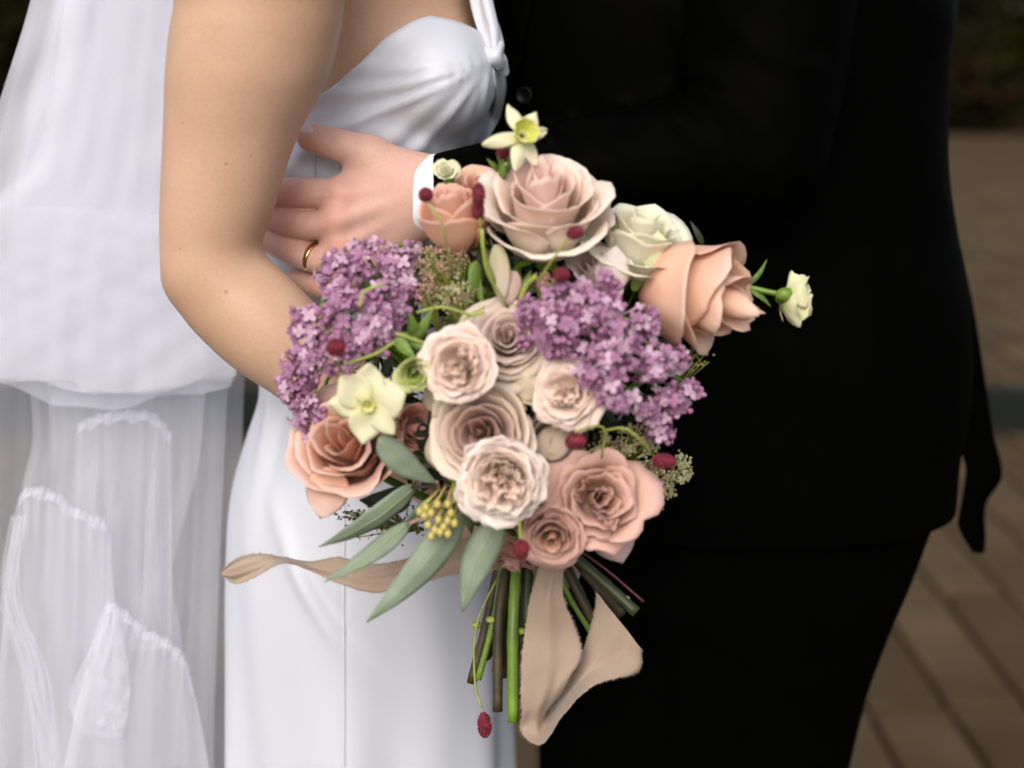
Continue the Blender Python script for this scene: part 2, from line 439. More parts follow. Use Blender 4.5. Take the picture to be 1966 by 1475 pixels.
# ================================================================== SETTING
def box(name, x0, x1, y0, y1, z0, z1, mat, parent=None, bev=0.0):
    V = [(x, y, z) for x in (x0, x1) for y in (y0, y1) for z in (z0, z1)]
    Fs = [(0, 1, 3, 2), (4, 6, 7, 5), (0, 4, 5, 1), (2, 3, 7, 6), (0, 2, 6, 4), (1, 5, 7, 3)]
    o = link(name, mesh_py(name, V, Fs), mat, parent, False)
    if bev:
        m = o.modifiers.new('edge', 'BEVEL'); m.width = bev; m.segments = 1
    return o
STEPY, STEPH = 4.30, 0.17
def sheet(name, x0, x1, y0, y1, z, mat, kind='structure', parent=None):
    o = link(name, mesh_py(name, [(x0, y0, z), (x1, y0, z), (x1, y1, z), (x0, y1, z)], [(0, 1, 2, 3)]), mat, parent, False)
    if kind: o['kind'] = kind
    return o
sheet('ground', -150, 150, -60, 250, -0.06, M['soil'])
pav = box('pavement', -9, 9, -4, STEPY - 0.002, -0.05, -0.012, M['mortar']); tag(pav, 'tan stone paving on the lower level around the couple', kind='structure')
up = box('terrace', -12, 12, STEPY + 0.042, 21.5, -0.05, STEPH - 0.012, M['mortar']); tag(up, 'raised stone paving beyond the dark step', kind='structure')
st = box('step', -12, 12, STEPY, STEPY + 0.04, -0.05, STEPH - 0.020, M['riser']); tag(st, 'dark teal step riser running across the paving', kind='structure')
nz = box('nosing', -12, 12, STEPY - 0.012, STEPY + 0.05, STEPH - 0.018, STEPH + 0.004, M['nosing'], st, 0.004)
PW, PL = 0.17, 0.70
def paver_mesh():
    import bmesh
    b = bmesh.new(); bmesh.ops.create_cube(b, size=1)
    for v in b.verts: v.co = Vector((v.co.x * (PW - 0.016), v.co.y * (PL - 0.034), v.co.z * 0.03))
    bmesh.ops.bevel(b, geom=list(b.edges), offset=0.004, segments=1, affect='EDGES')
    me = bpy.data.meshes.new('paver'); b.to_mesh(me); b.free(); me.materials.append(M['paver']); return me
pm = paver_mesh()
XOFF = 0.91 % PW
for r_ in range(-1, 5):                 # lower level, rows coming towards the camera from the step
    y = STEPY - 0.33 - PL * (r_ + 0.5) if r_ >= 0 else STEPY - 0.03 - 0.15
    for c_ in range(-12, 12):
        x = XOFF + PW * (c_ + 0.5)
        if abs(x) > 0.40 * (y - CY) + 0.1: continue
        o = link('paver', pm, None, pav, False); o.scale.y = 1 if r_ >= 0 else .30 / PL; o.location = (x, y, -0.015 + 0.014 + rnd.uniform(-.0015, .0015)); o.rotation_euler = (rnd.uniform(-.002, .002), rnd.uniform(-.006, .006), rnd.uniform(-.003, .003))
n_up = 0
for r_ in range(4):
    y = STEPY + 0.055 + PL * (r_ + 0.5)
    for c_ in range(-22, 22):
        x = XOFF + PW * (c_ + 0.5)
        if abs(x) > 0.38 * (y - CY) + 0.1: continue
        o = link('paver', pm, None, up, False); o.location = (x, y, STEPH - 0.015 + 0.014 + rnd.uniform(-.0015, .0015)); n_up += 1
far = MB()
for r_ in range(4, 25):
    y = STEPY + 0.055 + PL * (r_ + 0.5)
    for c_ in range(-60, 60):
        x = XOFF + PW * (c_ + 0.5)
        if abs(x) > 0.38 * (y - CY): continue
        hx, hy, z = PW / 2 - 0.008, PL / 2 - 0.008, STEPH + rnd.uniform(-.001, .003)
        far.add([(x - hx, y - hy, z), (x + hx, y - hy, z), (x + hx, y + hy, z), (x - hx, y + hy, z)], [(0, 1, 2, 3)])
fo = far.build('distant_paving', M['paver'], up, False); fo['kind'] = 'stuff'

# hedge far behind
hedge = empty('hedge', (0, 22.4, 0)); tag(hedge, 'dark green blurred hedge at the far end of the paving', 'hedge')
hb = MB()
hr = random.Random(3)
for i in range(60000):
    x = hr.uniform(-11, 11); z = hr.uniform(0.1, 4.4) ; y = -0.9 + 0.5 * math.sin(x * 1.7) * math.sin(z * 2.1) + hr.uniform(0, 1.2) - 0.25 * math.sin(x * 0.6 + 1)
    s = hr.uniform(0.10, 0.2); a = Vector((hr.gauss(0, 1), hr.gauss(0, 1), hr.gauss(0, 1))).normalized(); b_ = a.orthogonal().normalized()
    c = Vector((x, y, z)); red = (math.sin(x * 0.9 + z * 2.4) + hr.gauss(0, .5)) > 1.0
    hb.add([c - a * s, c + b_ * s * .45, c + a * s, c - b_ * s * .45], [(0, 1, 2, 3)], 1 if red else 0)
fo = hb.build('foliage', [M['hedge'], M['hedge_red']], hedge, False); fo['kind'] = 'stuff'
for i in range(14):
    x = -10 + i * 1.5 + hr.uniform(-.3, .3); bx = x + hr.uniform(-.3, .3)
    m_ = MB(); m_.tube([(x, 0.2, -0.05), (bx, 0.25, 1.3), (bx + hr.uniform(-.3, .3), 0.2, 3.6)], [0.07, 0.05, 0.02], 6, 6); m_.build('trunk', M['bark'], hedge)

# ================================================================== GROOM (behind, right)
print('groom')
jack_rows = [(-420, 1180, 1700, .17, .10), (-250, 960, 1810, .16, .125), (0, 925, 1833, .16, .135), (120, 930, 1822, .16, .135), (300, 940, 1818, .16, .13), (430, 950, 1833, .16, .125),
             (560, 955, 1858, .16, .128), (740, 960, 1862, .16, .135), (860, 970, 1845, .16, .14), (960, 985, 1835, .16, .142), (1020, 1000, 1822, .16, .143), (1060, 1010, 1790, .16, .143)]
jack_rows = [(a_, b_, c_ - (8 if a_ < 800 else 14), d_, e_) for a_, b_, c_, d_, e_ in jack_rows]
jl = Loft(jack_rows, p=2.3)
EL = (P(1465, 345, -0.01), S(118, 0)); 
arm_pts = [(P(1590, -420, .06), S(150, .06)), (P(1500, -120, .03), S(158, .03)), (P(1470, 150, .01), S(150, .01)), (P(1455, 300, -.01), S(128, 0))]
fore_pts = [(P(1455, 300, -.01), S(128, 0)), (P(1250, 315, -.03), S(112, -.03)), (P(1050, 345, -.045), S(96, -.04)), (P(842, 372, -.052), S(76, -.05))]
jf = Field(P(880, 1100, -.12) - Vector((0, 0, 0.03)), (0.47, 0.34, P(1600, -420, .3).z + .05), 0.004)
jf.lo[1] = -0.14; jf.__init__((P(770, 400, -.05).x, -0.14, jf.lo[2]), (0.47, 0.34, P(1600, -420, .3).z + .05), 0.004)
jf.apply(jl.sdf, (-9, -9, -9), (9, 9, 9), 0)
jf.chain(arm_pts, 0.010); jf.chain(fore_pts, 0.006)
# creases bunched round the elbow and along the sleeve
ridges = [([(1262, 240), (1262, 205), (1285, 165), (1335, 150)], 7), ([(1268, 238), (1300, 226), (1330, 240)], 5), ([(1310, 112), (1340, 135), (1390, 158)], 11),
          ([(1330, 182), (1360, 225), (1392, 268)], 6), ([(1385, 205), (1425, 265), (1475, 325)], 5), ([(1278, 258), (1300, 285), (1330, 315)], 6),
          ([(1040, 245), (1075, 290), (1080, 340)], 7), ([(1090, 235), (1150, 235), (1215, 195)], 6), ([(1300, 20), (1305, 60), (1325, 95)], 9),
          ([(905, 305), (960, 330), (1000, 390)], 6), ([(1420, 60), (1480, 110), (1560, 130)], 8), ([(1150, 300), (1200, 340), (1230, 400)], 6)]
def arm_front_Y(px, py):
    best = 9
    o = Vector((0, CY, CZ)); 
    for Yt in np.linspace(-0.16, 0.08, 60):
        p = P(px, py, Yt); q = [np.array([c]) for c in p]
        d = 9
        for pts in (arm_pts, fore_pts):
            for i in range(len(pts) - 1): d = min(d, seg_sdf(*q, np.array(pts[i][0]), np.array(pts[i + 1][0]), pts[i][1], pts[i + 1][1])[0])
        d = min(d, jl.sdf(*q)[0])
        if d < 0: return Yt
    return None
for pts, r in ridges:
    q = catmull(pts, 8); c = []
    for a in q:
        Yt = arm_front_Y(*a)
        if Yt is not None: c.append((P(a[0], a[1], Yt + 0.001), S(r * 1.5, Yt)))
    if len(c) > 1: jf.chain(c, 0.008)
# cut the sleeve end open across the wrist
cc = P(836, 375, -.052)
jf.apply(lambda X, Y, Z: (X - cc.x) + 0.06 * (Z - cc.z), (cc.x - .2, -.14, cc.z - .1), (cc.x + .05, 0.005, cc.z + .1), 0.002, 'carve')
V, Q = jf.mesh('suit_jacket', 3)
# collapse the torso mesh a little with soft drapery noise
def drape(V, amp, seeds):
    d = np.zeros(len(V))
    for (a, b, c, ph) in seeds: d += np.sin(V[:, 0] * a + V[:, 1] * b + V[:, 2] * c + ph)
    return amp * d / len(seeds)
dx = drape(V, 0.0022, [(25, 10, 31, 0), (-33, 20, 22, 1), (12, 60, 55, 2)])
V[:, 1] += dx
jacket_me = mesh_np('suit_jacket', V, Q)
jb = BVHTree.FromPolygons([tuple(v) for v in V], [tuple(q) for q in Q.tolist()])

# groom body: one mesh - hand and forearm fine, rest hidden in the suit coarse
YH = -0.052
hf = Field(P(470, 640, YH + .06) - Vector((0, .11, 0)), P(1000, 200, .06) + Vector((0, 0.0, 0)), 0.00125)
hf.__init__((P(470, 600, .0).x, -0.105, P(600, 640, 0).z), (P(960, 400, 0).x, 0.03, P(600, 205, 0).z), 0.00125)
def hp(px, py, Y, r): return (P(px, py, Y), S(r, Y))
# wrist and metacarpals
W = [(345, -.050, 39), (372, -.053, 42), (400, -.052, 41), (424, -.046, 36)]
K = [(657, 372, -.060, 29), (648, 420, -.065, 27), (655, 470, -.063, 26), (675, 522, -.056, 25)]
for (wy, wY, wr), (kx, ky, kY, kr) in zip(W, K):
    hf.chain([hp(960, wy, wY + .004, wr), hp(815, wy, wY, wr), hp((815 + kx) / 2, wy * .45 + ky * .55, (wY + kY) / 2 + .001, (wr * .42 + kr * .58)), hp(kx, ky, kY, kr)], 0.014)
# palm fill
hf.chain([hp(780, 385, -.048, 50), hp(700, 400, -.050, 46), hp(670, 440, -.048, 44)], 0.014)
hf.chain([hp(760, 430, -.046, 42), hp(700, 480, -.047, 40)], 0.014)
# thumb
hf.chain([hp(795, 345, -.048, 44), hp(748, 322, -.050, 43), hp(708, 298, -.050, 36)], 0.016)
hf.chain([hp(708, 298, -.050, 35), hp(676, 286, -.050, 31.5), hp(645, 277, -.050, 31), hp(615, 269, -.050, 29), hp(592, 264, -.0495, 24)], 0.006)
# web of skin between thumb and index
hf.chain([hp(712, 316, -.047, 24), hp(700, 350, -.048, 26), hp(668, 366, -.050, 24)], 0.016)
# fingers: index, middle, ring, little
fing = [
    [hp(657, 374, -.060, 30), hp(612, 371, -.057, 29), hp(566, 371, -.052, 30.5), hp(528, 374, -.042, 28), hp(485, 385, -.022, 24)],
    [hp(648, 424, -.065, 29), hp(606, 433, -.061, 27.5), hp(562, 430, -.054, 29), hp(523, 418, -.040, 26), hp(488, 410, -.022, 23)],
    [hp(655, 478, -.063, 28), hp(610, 498, -.060, 26.5), hp(565, 483, -.054, 28), hp(522, 464, -.042, 25), hp(488, 448, -.024, 22)],
    [hp(675, 530, -.056, 26), hp(632, 550, -.053, 24.5), hp(596, 543, -.048, 25), hp(570, 533, -.041, 20)],
]
hf.chain([hp(640, 400, -.0575, 21), hp(634, 456, -.0575, 21), hp(652, 518, -.052, 19)], .008)
hf.chain([hp(600, 402, -.051, 17), hp(590, 457, -.051, 17), hp(612, 523, -.048, 15)], .003)
for f_ in fing: hf.chain(f_, 0.0022)
# knuckles, tendons
for (kx, ky, kY, kr) in K: hf.seg(*[hp(kx - 3, ky, kY - .0035, kr * .72)[0]] * 2, S(kr * .72, kY), S(kr * .72, kY), 0.010)
for (wy, wY, wr), (kx, ky, kY, kr) in zip(W, K):
    a = P(790, wy * .7 + 385 * .3, wY - S(wr, wY) + .0035); b = P(kx + 15, ky, kY - S(kr, kY) + .0022)
    hf.seg(a, b, .0022, .0026, 0.006)
# skin folds on the joints (fine grooves)
def groove(px, py, dxp, dyp, off, r=.0007):
    pts = []
    for t in np.linspace(-1, 1, 7):
        x_, y_ = px + dxp * t + 2.0 * (1 - t * t), py + dyp * t
        pts.append((x_, y_))
    return pts, r
V, Q = hf.mesh('hand', 3)
hb_ = BVHTree.FromPolygons([tuple(v) for v in V], [tuple(q) for q in Q.tolist()])
groove_pts = []
for px, py, dxp, dyp in [(634, 262, 2, 17), (640, 262, 1, 15), (628, 262, 2, 14), (566, 362, 4, 18), (572, 364, 3, 15), (560, 424, 4, 14), (567, 474, 6, 14), (561, 473, 5, 12), (598, 536, 4, 12), (686, 268, 2, 10)]:
    for t in np.linspace(-1, 1, 9):
        h_, n_ = surf_hit(hb_, px + dxp * t + 2.5 * (1 - t * t), py + dyp * t)
        if h_: groove_pts.append(h_)
G = np.array([tuple(g) for g in groove_pts])
Vn = V.copy()
for g in G:
    d2 = ((V - g) ** 2).sum(1); m = d2 < 0.003 ** 2
    Vn[m, 1] += 0.00022 * np.exp(-d2[m] / (0.0009 ** 2))
hV, hQ = Vn, Q
# coarse hidden part
cf = Field((-.08, -.08, .85), (.42, .32, 1.62), 0.009)
core = Loft([(py, L + 45, R - 45, Yc, ry - .02) for py, L, R, Yc, ry in jack_rows if py < 1000], p=2.2)
cf.apply(core.sdf, (-9, -9, -9), (9, 9, 9), 0)
cf.chain([(p, r * .72) for p, r in arm_pts], .02); cf.chain([(p, r * .7) for p, r in fore_pts[:3]], .02)
V2, Q2 = cf.mesh('core', 1)
V = np.vstack([hV, V2]); Q = np.vstack([hQ, Q2 + len(hV)])
groom = link('person', mesh_np('person', V, Q), M['skin_groom'])
tag(groom, 'man in a black suit, his hand laid on the waist of the white dress', 'person')
fl = np.zeros(len(V))
for (x_, y_, Y_, r_, a_) in [(kx, ky, kY - .006, .009, .75) for kx, ky, kY, kr in K] + [(566, 371, -.06, .008, .6), (562, 430, -.06, .007, .6), (565, 483, -.06, .007, .5), (600, 545, -.06, .007, .5), (640, 262, -.06, .007, .45), (592, 285, -.055, .008, .5), (700, 330, -.055, .008, .5), (530, 380, -.05, .01, .6), (525, 420, -.05, .01, .6)]:
    fl += a_ * np.exp(-((V - np.array(P(x_, y_, Y_))) ** 2).sum(1) / r_ ** 2)
fa_ = groom.data.attributes.new('flush', 'FLOAT', 'POINT'); fa_.data.foreach_set('value', np.clip(fl, 0, .85).astype(np.float32))
jacket = link('suit_jacket', jacket_me, M['suit'], groom)
# thumb nail
def patch(name, bvh, cx, cy, rx, ry, ang, off, mat, parent, n=10, arch=0.0):
    V, Fs = [], []
    for i in range(n):
        for j in range(n):
            u, v = -1 + 2 * i / (n - 1), -1 + 2 * j / (n - 1)
            # squircle
            x_, y_ = u * math.sqrt(1 - v * v / 2), v * math.sqrt(1 - u * u / 2)
            X_ = x_ * rx; Y_ = y_ * ry
            px = cx + X_ * math.cos(ang) - Y_ * math.sin(ang); py = cy + X_ * math.sin(ang) + Y_ * math.cos(ang)
            h_, n_ = surf_hit(bvh, px, py)
            if h_ is None: h_, n_ = surf_hit(bvh, cx, cy)
            V.append(h_ + n_ * (off * (1 - 0.8 * max(abs(u), abs(v)) ** 4)))
    return link(name, mesh_py(name, V, grid_faces(n, n)), mat, parent)
patch('thumbnail', hb_, 589, 249, 13, 10, math.radians(10), 0.0011, M['nail'], groom)

# shirt cuff: short tube with wall thickness
def cuff():
    axis = (P(900, 368, -.052) - P(795, 378, -.052)).normalized(); c0 = P(797, 377, -.052)
    up_ = Vector((0, 0, 1)); up_ = (up_ - axis * up_.dot(axis)).normalized(); side = axis.cross(up_)
    prof = [(0.020, 0.90), (0.004, 0.94), (0.0, 0.97), (-0.0005, 1.0), (0.001, 1.03), (0.006, 1.04), (0.02, 1.03), (0.035, 1.0)]
    V, Fs = [], []; N = 40
    for s_, k in prof:
        for i in range(N):
            a = 2 * math.pi * i / N
            wob = 1 + 0.015 * math.sin(3 * a + 1)
            V.append(c0 + axis * (s_ + 0.0035 * math.sin(a) + 0.006 * abs(math.sin(a)) ** 5) + (up_ * math.sin(a) * S(74, -.05) + side * math.cos(a) * S(60, -.05)) * k * wob)
    for j in range(len(prof) - 1):
        for i in range(N): Fs.append((j * N + i, j * N + (i + 1) % N, (j + 1) * N + (i + 1) % N, (j + 1) * N + i))
    o = link('shirt_cuff', mesh_py('shirt_cuff', V, Fs), M['shirt'], groom); subsurf(o, 2); return o
cuff()
# lapel along the front edge and the button
def strip(name, L, R, mat, parent, n=30, k=5, thick=0.0015, wav=None, sub=0):
    """cloth strip between two edge polylines of (px,py,Y)"""
    A = catmull([tuple(P(*p)) for p in L], n); B = catmull([tuple(P(*p)) for p in R], n)
    V = []
    for i in range(n):
        for j in range(k):
            t = j / (k - 1); p = A[i] * (1 - t) + B[i] * t
            if wav is not None: p = p + np.array(wav(i / (n - 1), t))
            V.append(p)
    o = link(name, mesh_py(name, V, grid_faces(n, k)), mat, parent)
    if thick: solidify(o, thick)
    if sub: subsurf(o, sub)
    return o
def onj(px, py, off=0.003, d=0.02):
    h_, n_ = surf_hit(jb, px, py)
    return (px, py, (h_.y if h_ else d) - off)
strip('lapel', [onj(975, y) for y in (-60, 0, 60, 120, 175)], [onj(x, y, .006) for x, y in ((1035, -60), (1022, 0), (1008, 60), (1000, 120), (985, 178))], M['suit'], jacket, 20, 4, 0.002)
bh, bn = surf_hit(jb, 1008, 184)
def disc_mesh(name, c, n, r, t, mat, parent):
    n = n.normalized(); a = n.orthogonal().normalized(); b = n.cross(a); V, Fs = [], []
    prof = [(0, t * .7), (.55, t * .65), (.72, t), (.9, t), (1, t * .6), (1, 0)]; N = 24
    for k_, h_ in prof:
        for i in range(N):
            q = 2 * math.pi * i / N; V.append(c + (a * math.cos(q) + b * math.sin(q)) * r * max(k_, .01) + n * h_)
    for j in range(len(prof) - 1):
        for i in range(N): Fs.append((j * N + i, j * N + (i + 1) % N, (j + 1) * N + (i + 1) % N, (j + 1) * N + i))
    return link(name, mesh_py(name, V, Fs), mat, parent)
if bh: disc_mesh('button', bh + Vector((0, -.004, 0)), Vector((-.35, -1, .1)), S(18, .05), .004, M['button'], jacket)
# back vent flap of the jacket
strip('vent_flap', [(1800, 420, .20), (1838, 560, .22), (1845, 700, .23), (1848, 855, .235), (1857, 905, .235), (1845, 985, .235), (1843, 1012, .235), (1872, 1061, .235)],
      [(1818, 400, .23), (1860, 560, .245), (1891, 740, .25), (1905, 830, .255), (1922, 912, .255), (1891, 968, .25), (1891, 1030, .25), (1888, 1061, .25)], M['suit'], jacket, 40, 5, 0.004,
      wav=lambda s, t: (0, 0.004 * math.sin(3 * t * math.pi), 0))
# trousers
pel = Loft([(940, 1030, 1800, .165, .12), (1080, 1030, 1742, .165, .128), (1170, 1032, 1702, .165, .125), (1280, 1036, 1662, .165, .12), (1370, 1038, 1640, .165, .115), (1475, 1038, 1617, .165, .11), (1520, 1040, 1606, .165, .105)], p=2.4)
tf = Field((0.0, 0.03, 0.02), (.45, .30, P(1500, 930, .16).z), 0.006)
tf.apply(pel.sdf, (-9, -9, -9), (9, 9, 9), 0)
zc = pel.z0
tf.chain([(Vector((.125, .14, zc + .05)), .092), (Vector((.13, .13, zc - .2)), .08), (Vector((.12, .12, .05)), .06)], .02, m=.03)
tf.chain([(Vector((.21, .20, zc + .05)), .092), (Vector((.22, .2, zc - .2)), .08), (Vector((.24, .2, .05)), .06)], .01, m=.03)
V, Q = tf.mesh('trousers', 2); V[:, 1] += drape(V, .002, [(40, 3, 12, 0), (20, 9, 24, 2)])
link('trousers', mesh_np('trousers', V, Q), M['suit'], groom)

# gold ring on the ring finger
def ring():
    a, b = fing[2][1][0], fing[2][2][0]; c = a * 0.78 + b * 0.22; ax = (b - a).normalized()
    ax = (ax + Vector((0.12, 0.10, 0))).normalized()
    r = S(25.6, -.06); u = ax.orthogonal().normalized(); v = ax.cross(u); V, Fs = [], []; N = 64
    prof = [(-.0024, 0), (-.0022, .0009), (-.0010, .0014), (.0010, .0014), (.0022, .0009), (.0024, 0), (.0022, -.0004), (-.0022, -.0004)]
    for i in range(N):
        q = 2 * math.pi * i / N; rad = u * math.cos(q) + v * math.sin(q)
        for s_, h_ in prof: V.append(rad * (r + h_) + ax * s_)
    m = len(prof)
    for i in range(N):
        for j in range(m): Fs.append((i * m + j, i * m + (j + 1) % m, ((i + 1) % N) * m + (j + 1) % m, ((i + 1) % N) * m + j))
    o = link('wedding_ring', mesh_py('wedding_ring', V, Fs), M['gold']); o.location = c
    tag(o, 'plain gold wedding ring on a finger resting at the white dress', 'ring')
ring()

# ================================================================== BRIDE
print('bride')
torso = Loft([(-330, 600, 860, .09, .06), (-200, 540, 885, .085, .085), (-60, 520, 905, .08, .098), (60, 530, 918, .08, .104), (170, 535, 920, .08, .104), (300, 500, 885, .08, .100), (450, 495, 845, .08, .090),
              (600, 515, 830, .08, .086), (760, 530, 870, .085, .10), (900, 482, 925, .09, .12), (1050, 462, 945, .09, .125), (1300, 460, 960, .09, .125), (1560, 470, 960, .09, .12)], p=2.1)
BR = [(P(843, 150, .012), (S(100, 0), .052, S(98, 0))), (P(905, 165, .125), (S(66, .1), .05, S(80, .1)))]
def body_torso(X, Y, Z):
    d = torso.sdf(X, Y, Z)
    for c, r in BR: d = smin(d, ell_sdf(X, Y, Z, c, r), 0.022)
    return d
YA = -0.115
ua = [(P(x, y, YY), S(r, YY)) for x, y, r, YY in ((560, -330, 150, -.06), (515, -160, 172, YA + .01), (497, 0, 160, YA), (482, 100, 160, YA), (468, 150, 148, YA), (450, 200, 128, YA), (435, 250, 117, YA), (433, 300, 119, YA), (426, 350, 113.5, YA), (418, 400, 108, YA), (410, 450, 100, YA), (407, 500, 96, YA), (407, 538, 93, YA))]
fa = [(P(406, 530, YA), S(92, YA)), (P(450, 572, YA), S(101, YA)), (P(510, 628, YA - .004), S(101, YA)), (P(590, 697, YA - .004), S(88, YA)), (P(720, 810, YA - .008), S(72, YA)), (P(850, 935, YA - .02), S(56, YA)), (P(900, 990, YA - .025), S(52, YA))]
bf = Field((P(290, 0, YA).x, -.235, P(500, 1570, .09).z), (P(1130, 0, 0).x, .235, P(700, -330, 0).z), 0.003)
bf.apply(body_torso, (-9, -9, -9), (9, 9, 9), 0)
al = Loft([(-330, 400, 720, -.06, S(150, -.06))] + [(py, L, R_, YA, S((R_ - L) / 2, YA) * .98) for py, L, R_ in ((-160, 345, 690), (0, 337, 662), (50, 329, 655), (100, 323, 645), (150, 319, 630), (200, 317, 604), (250, 315, 577), (300, 313, 557), (350, 310, 541), (400, 308, 526), (450, 307, 508), (485, 308, 498), (515, 313, 494), (545, 325, 492), (580, 350, 485), (610, 385, 470))])
bf.apply(al.sdf, (-9, -.235, -9), (9, .06, 9), 0.008)
bf.chain(fa, 0.010, m=.03)
# shoulder and collar
bf.chain([(P(560, -250, -.05), S(140, -.05)), (P(700, -280, .06), S(110, .06))], .03, m=.04)
# fist round the stems: palm, fingers curling away from the camera, thumb
HY = -.150
bf.chain([hp(895, 985, YA - .028, 50), hp(935, 1018, HY, 48), hp(985, 1040, HY, 44)], .012)
bf.chain([hp(905, 1005, -.145, 42), hp(960, 1062, HY, 36)], .012)
for fx, fy, fr in ((1030, 985, 23), (1034, 1018, 24), (1030, 1052, 23), (1018, 1082, 21)):
    bf.chain([hp(fx - 60, fy, HY - .002, fr + 3), hp(fx, fy + 2, HY - .006, fr), hp(fx + 32, fy + 3, HY + .014, fr - 1), hp(fx + 16, fy + 3, HY + .036, fr - 2), hp(fx - 15, fy + 2, HY + .042, fr - 4)], .0025)
bf.chain([hp(930, 1000, HY, 34), hp(985, 965, HY - .012, 25), hp(1035, 945, HY - .008, 22), hp(1065, 940, HY + .004, 19)], .005)
# soft tissue pushed out over the bodice edge
V, Q = bf.mesh('person', 5)
bride = link('person', mesh_np('person', V, Q), M['skin_bride'])
tag(bride, 'woman in a white satin dress and tulle veil, holding the bouquet', 'person')
bb = BVHTree.FromPolygons([tuple(v) for v in V], [tuple(q) for q in Q.tolist()])
for px, py, r in ((352, 237, 1.6), (434, 315, 2.4), (482, 300, 1.8), (467, 343, 1.0), (346, 478, 2.2), (434, 561, 3.8), (367, 433, 1.2), (470, 391, 1.2)):
    h_, n_ = surf_hit(bb, px, py)
    if h_: disc_mesh('mole', h_ - n_ * .0002, n_, S(r, YA), .0004, M['mole'], bride)

# dress ------------------------------------------------
dl = Loft([(60, 545, 905, .08, .098), (170, 540, 925, .08, .106), (300, 482, 895, .08, .104), (480, 478, 852, .08, .094), (620, 492, 838, .08, .090), (700, 502, 850, .08, .094), (760, 505, 880, .085, .104), (850, 474, 925, .09, .12), (950, 448, 950, .09, .127), (1100, 439, 966, .09, .13), (1250, 441, 976, .09, .13), (1475, 444, 985, .09, .13), (1530, 444, 987, .09, .13)],
          world=[(0.40, -0.29, 0.035, .10, .17), (0.0, -0.37, 0.11, .11, .24)], p=2.1)
def dress_field(X, Y, Z): return smin(dl.sdf(X, Y, Z), body_torso(X, Y, Z) - .0045, .012)
NT, NZ = 260, 300
th = np.linspace(0, 2 * math.pi, NT, endpoint=False)
neck = np.array([(470, 262), (560, 240), (600, 240), (640, 200), (700, 132), (750, 72), (790, 40), (815, 30), (845, 38), (880, 56), (910, 80), (940, 112), (965, 128), (990, 135)], float)
zt = np.zeros(NT)
cx, rx, cy, ry = [float(a) for a in dl.at(P(800, 120, .08).z)]
for i, t in enumerate(th):
    x = cx + rx * 1.12 * math.cos(t); fr = math.sin(t)      # sin<0 faces the camera
    Yf = cy + fr * ry
    px = 983 + x / (Yf - CY) * F * 0.98
    if fr <= 0.0: pyv = np.interp(px, neck[:, 0], neck[:, 1])
    else:
        l = (1 - math.cos(t)) / 2; pyv = 130 * (1 - l) + 262 * l - 60 * fr * (1 - l)
    zt[i] = P(px, pyv, Yf).z
for _ in range(2): zt = (np.roll(zt, 1) + zt * 2 + np.roll(zt, -1)) / 4
tt = np.linspace(0, 1, NZ) ** 0.72
Z = 0.004 + (zt[:, None] - 0.004) * tt[None]
TH = np.repeat(th[:, None], NZ, 1)
CXg, RXg, CYg, RYg = dl.at(Z)
lo_, hi_ = np.zeros_like(Z), np.full_like(Z, .6)
for _ in range(26):
    md = (lo_ + hi_) / 2; d = dress_field(CXg + md * np.cos(TH), CYg + md * np.sin(TH), Z)
    lo_ = np.where(d < 0, md, lo_); hi_ = np.where(d < 0, hi_, md)
R = (lo_ + hi_) / 2
X, Y = CXg + R * np.cos(TH), CYg + R * np.sin(TH)
KN = P(944, 112, 0)
rel = np.stack([X - KN.x, Z - KN.z]); dist = np.hypot(rel[0], rel[1]); ang = np.degrees(np.arctan2(rel[1], -rel[0]))
def ss(a, b, x): t = np.clip((x - a) / (b - a), 0, 1); return t * t * (3 - 2 * t)
front = ss(.25, -.15, np.sin(TH)) * ss(KN.z - .34, KN.z - .16, Z)
fold = np.zeros_like(Z)
for a0, w_, A, d0, d1 in ((-3, 4, .0016, .01, .16), (-15, 2.6, .0032, .012, .24), (-27, 2.6, .0036, .012, .26), (-36, 4, .0016, .03, .2), (-52, 3.6, .0036, .03, .18), (-66, 4, .0018, .02, .15), (-80, 5, .0026, .01, .14)):
    wa = a0 + 3 * np.sin(dist * 30 + a0)
    fold += A * np.exp(-((ang - wa) / w_) ** 2) * ss(0, d0 * 2, dist) * ss(d1 + .05, d1 - .07, dist) - .4 * A * np.exp(-((ang - wa - w_ * 1.3) / w_) ** 2) * ss(0, d0 * 2, dist) * ss(d1 + .05, d1 - .07, dist)
R2 = R + fold * front
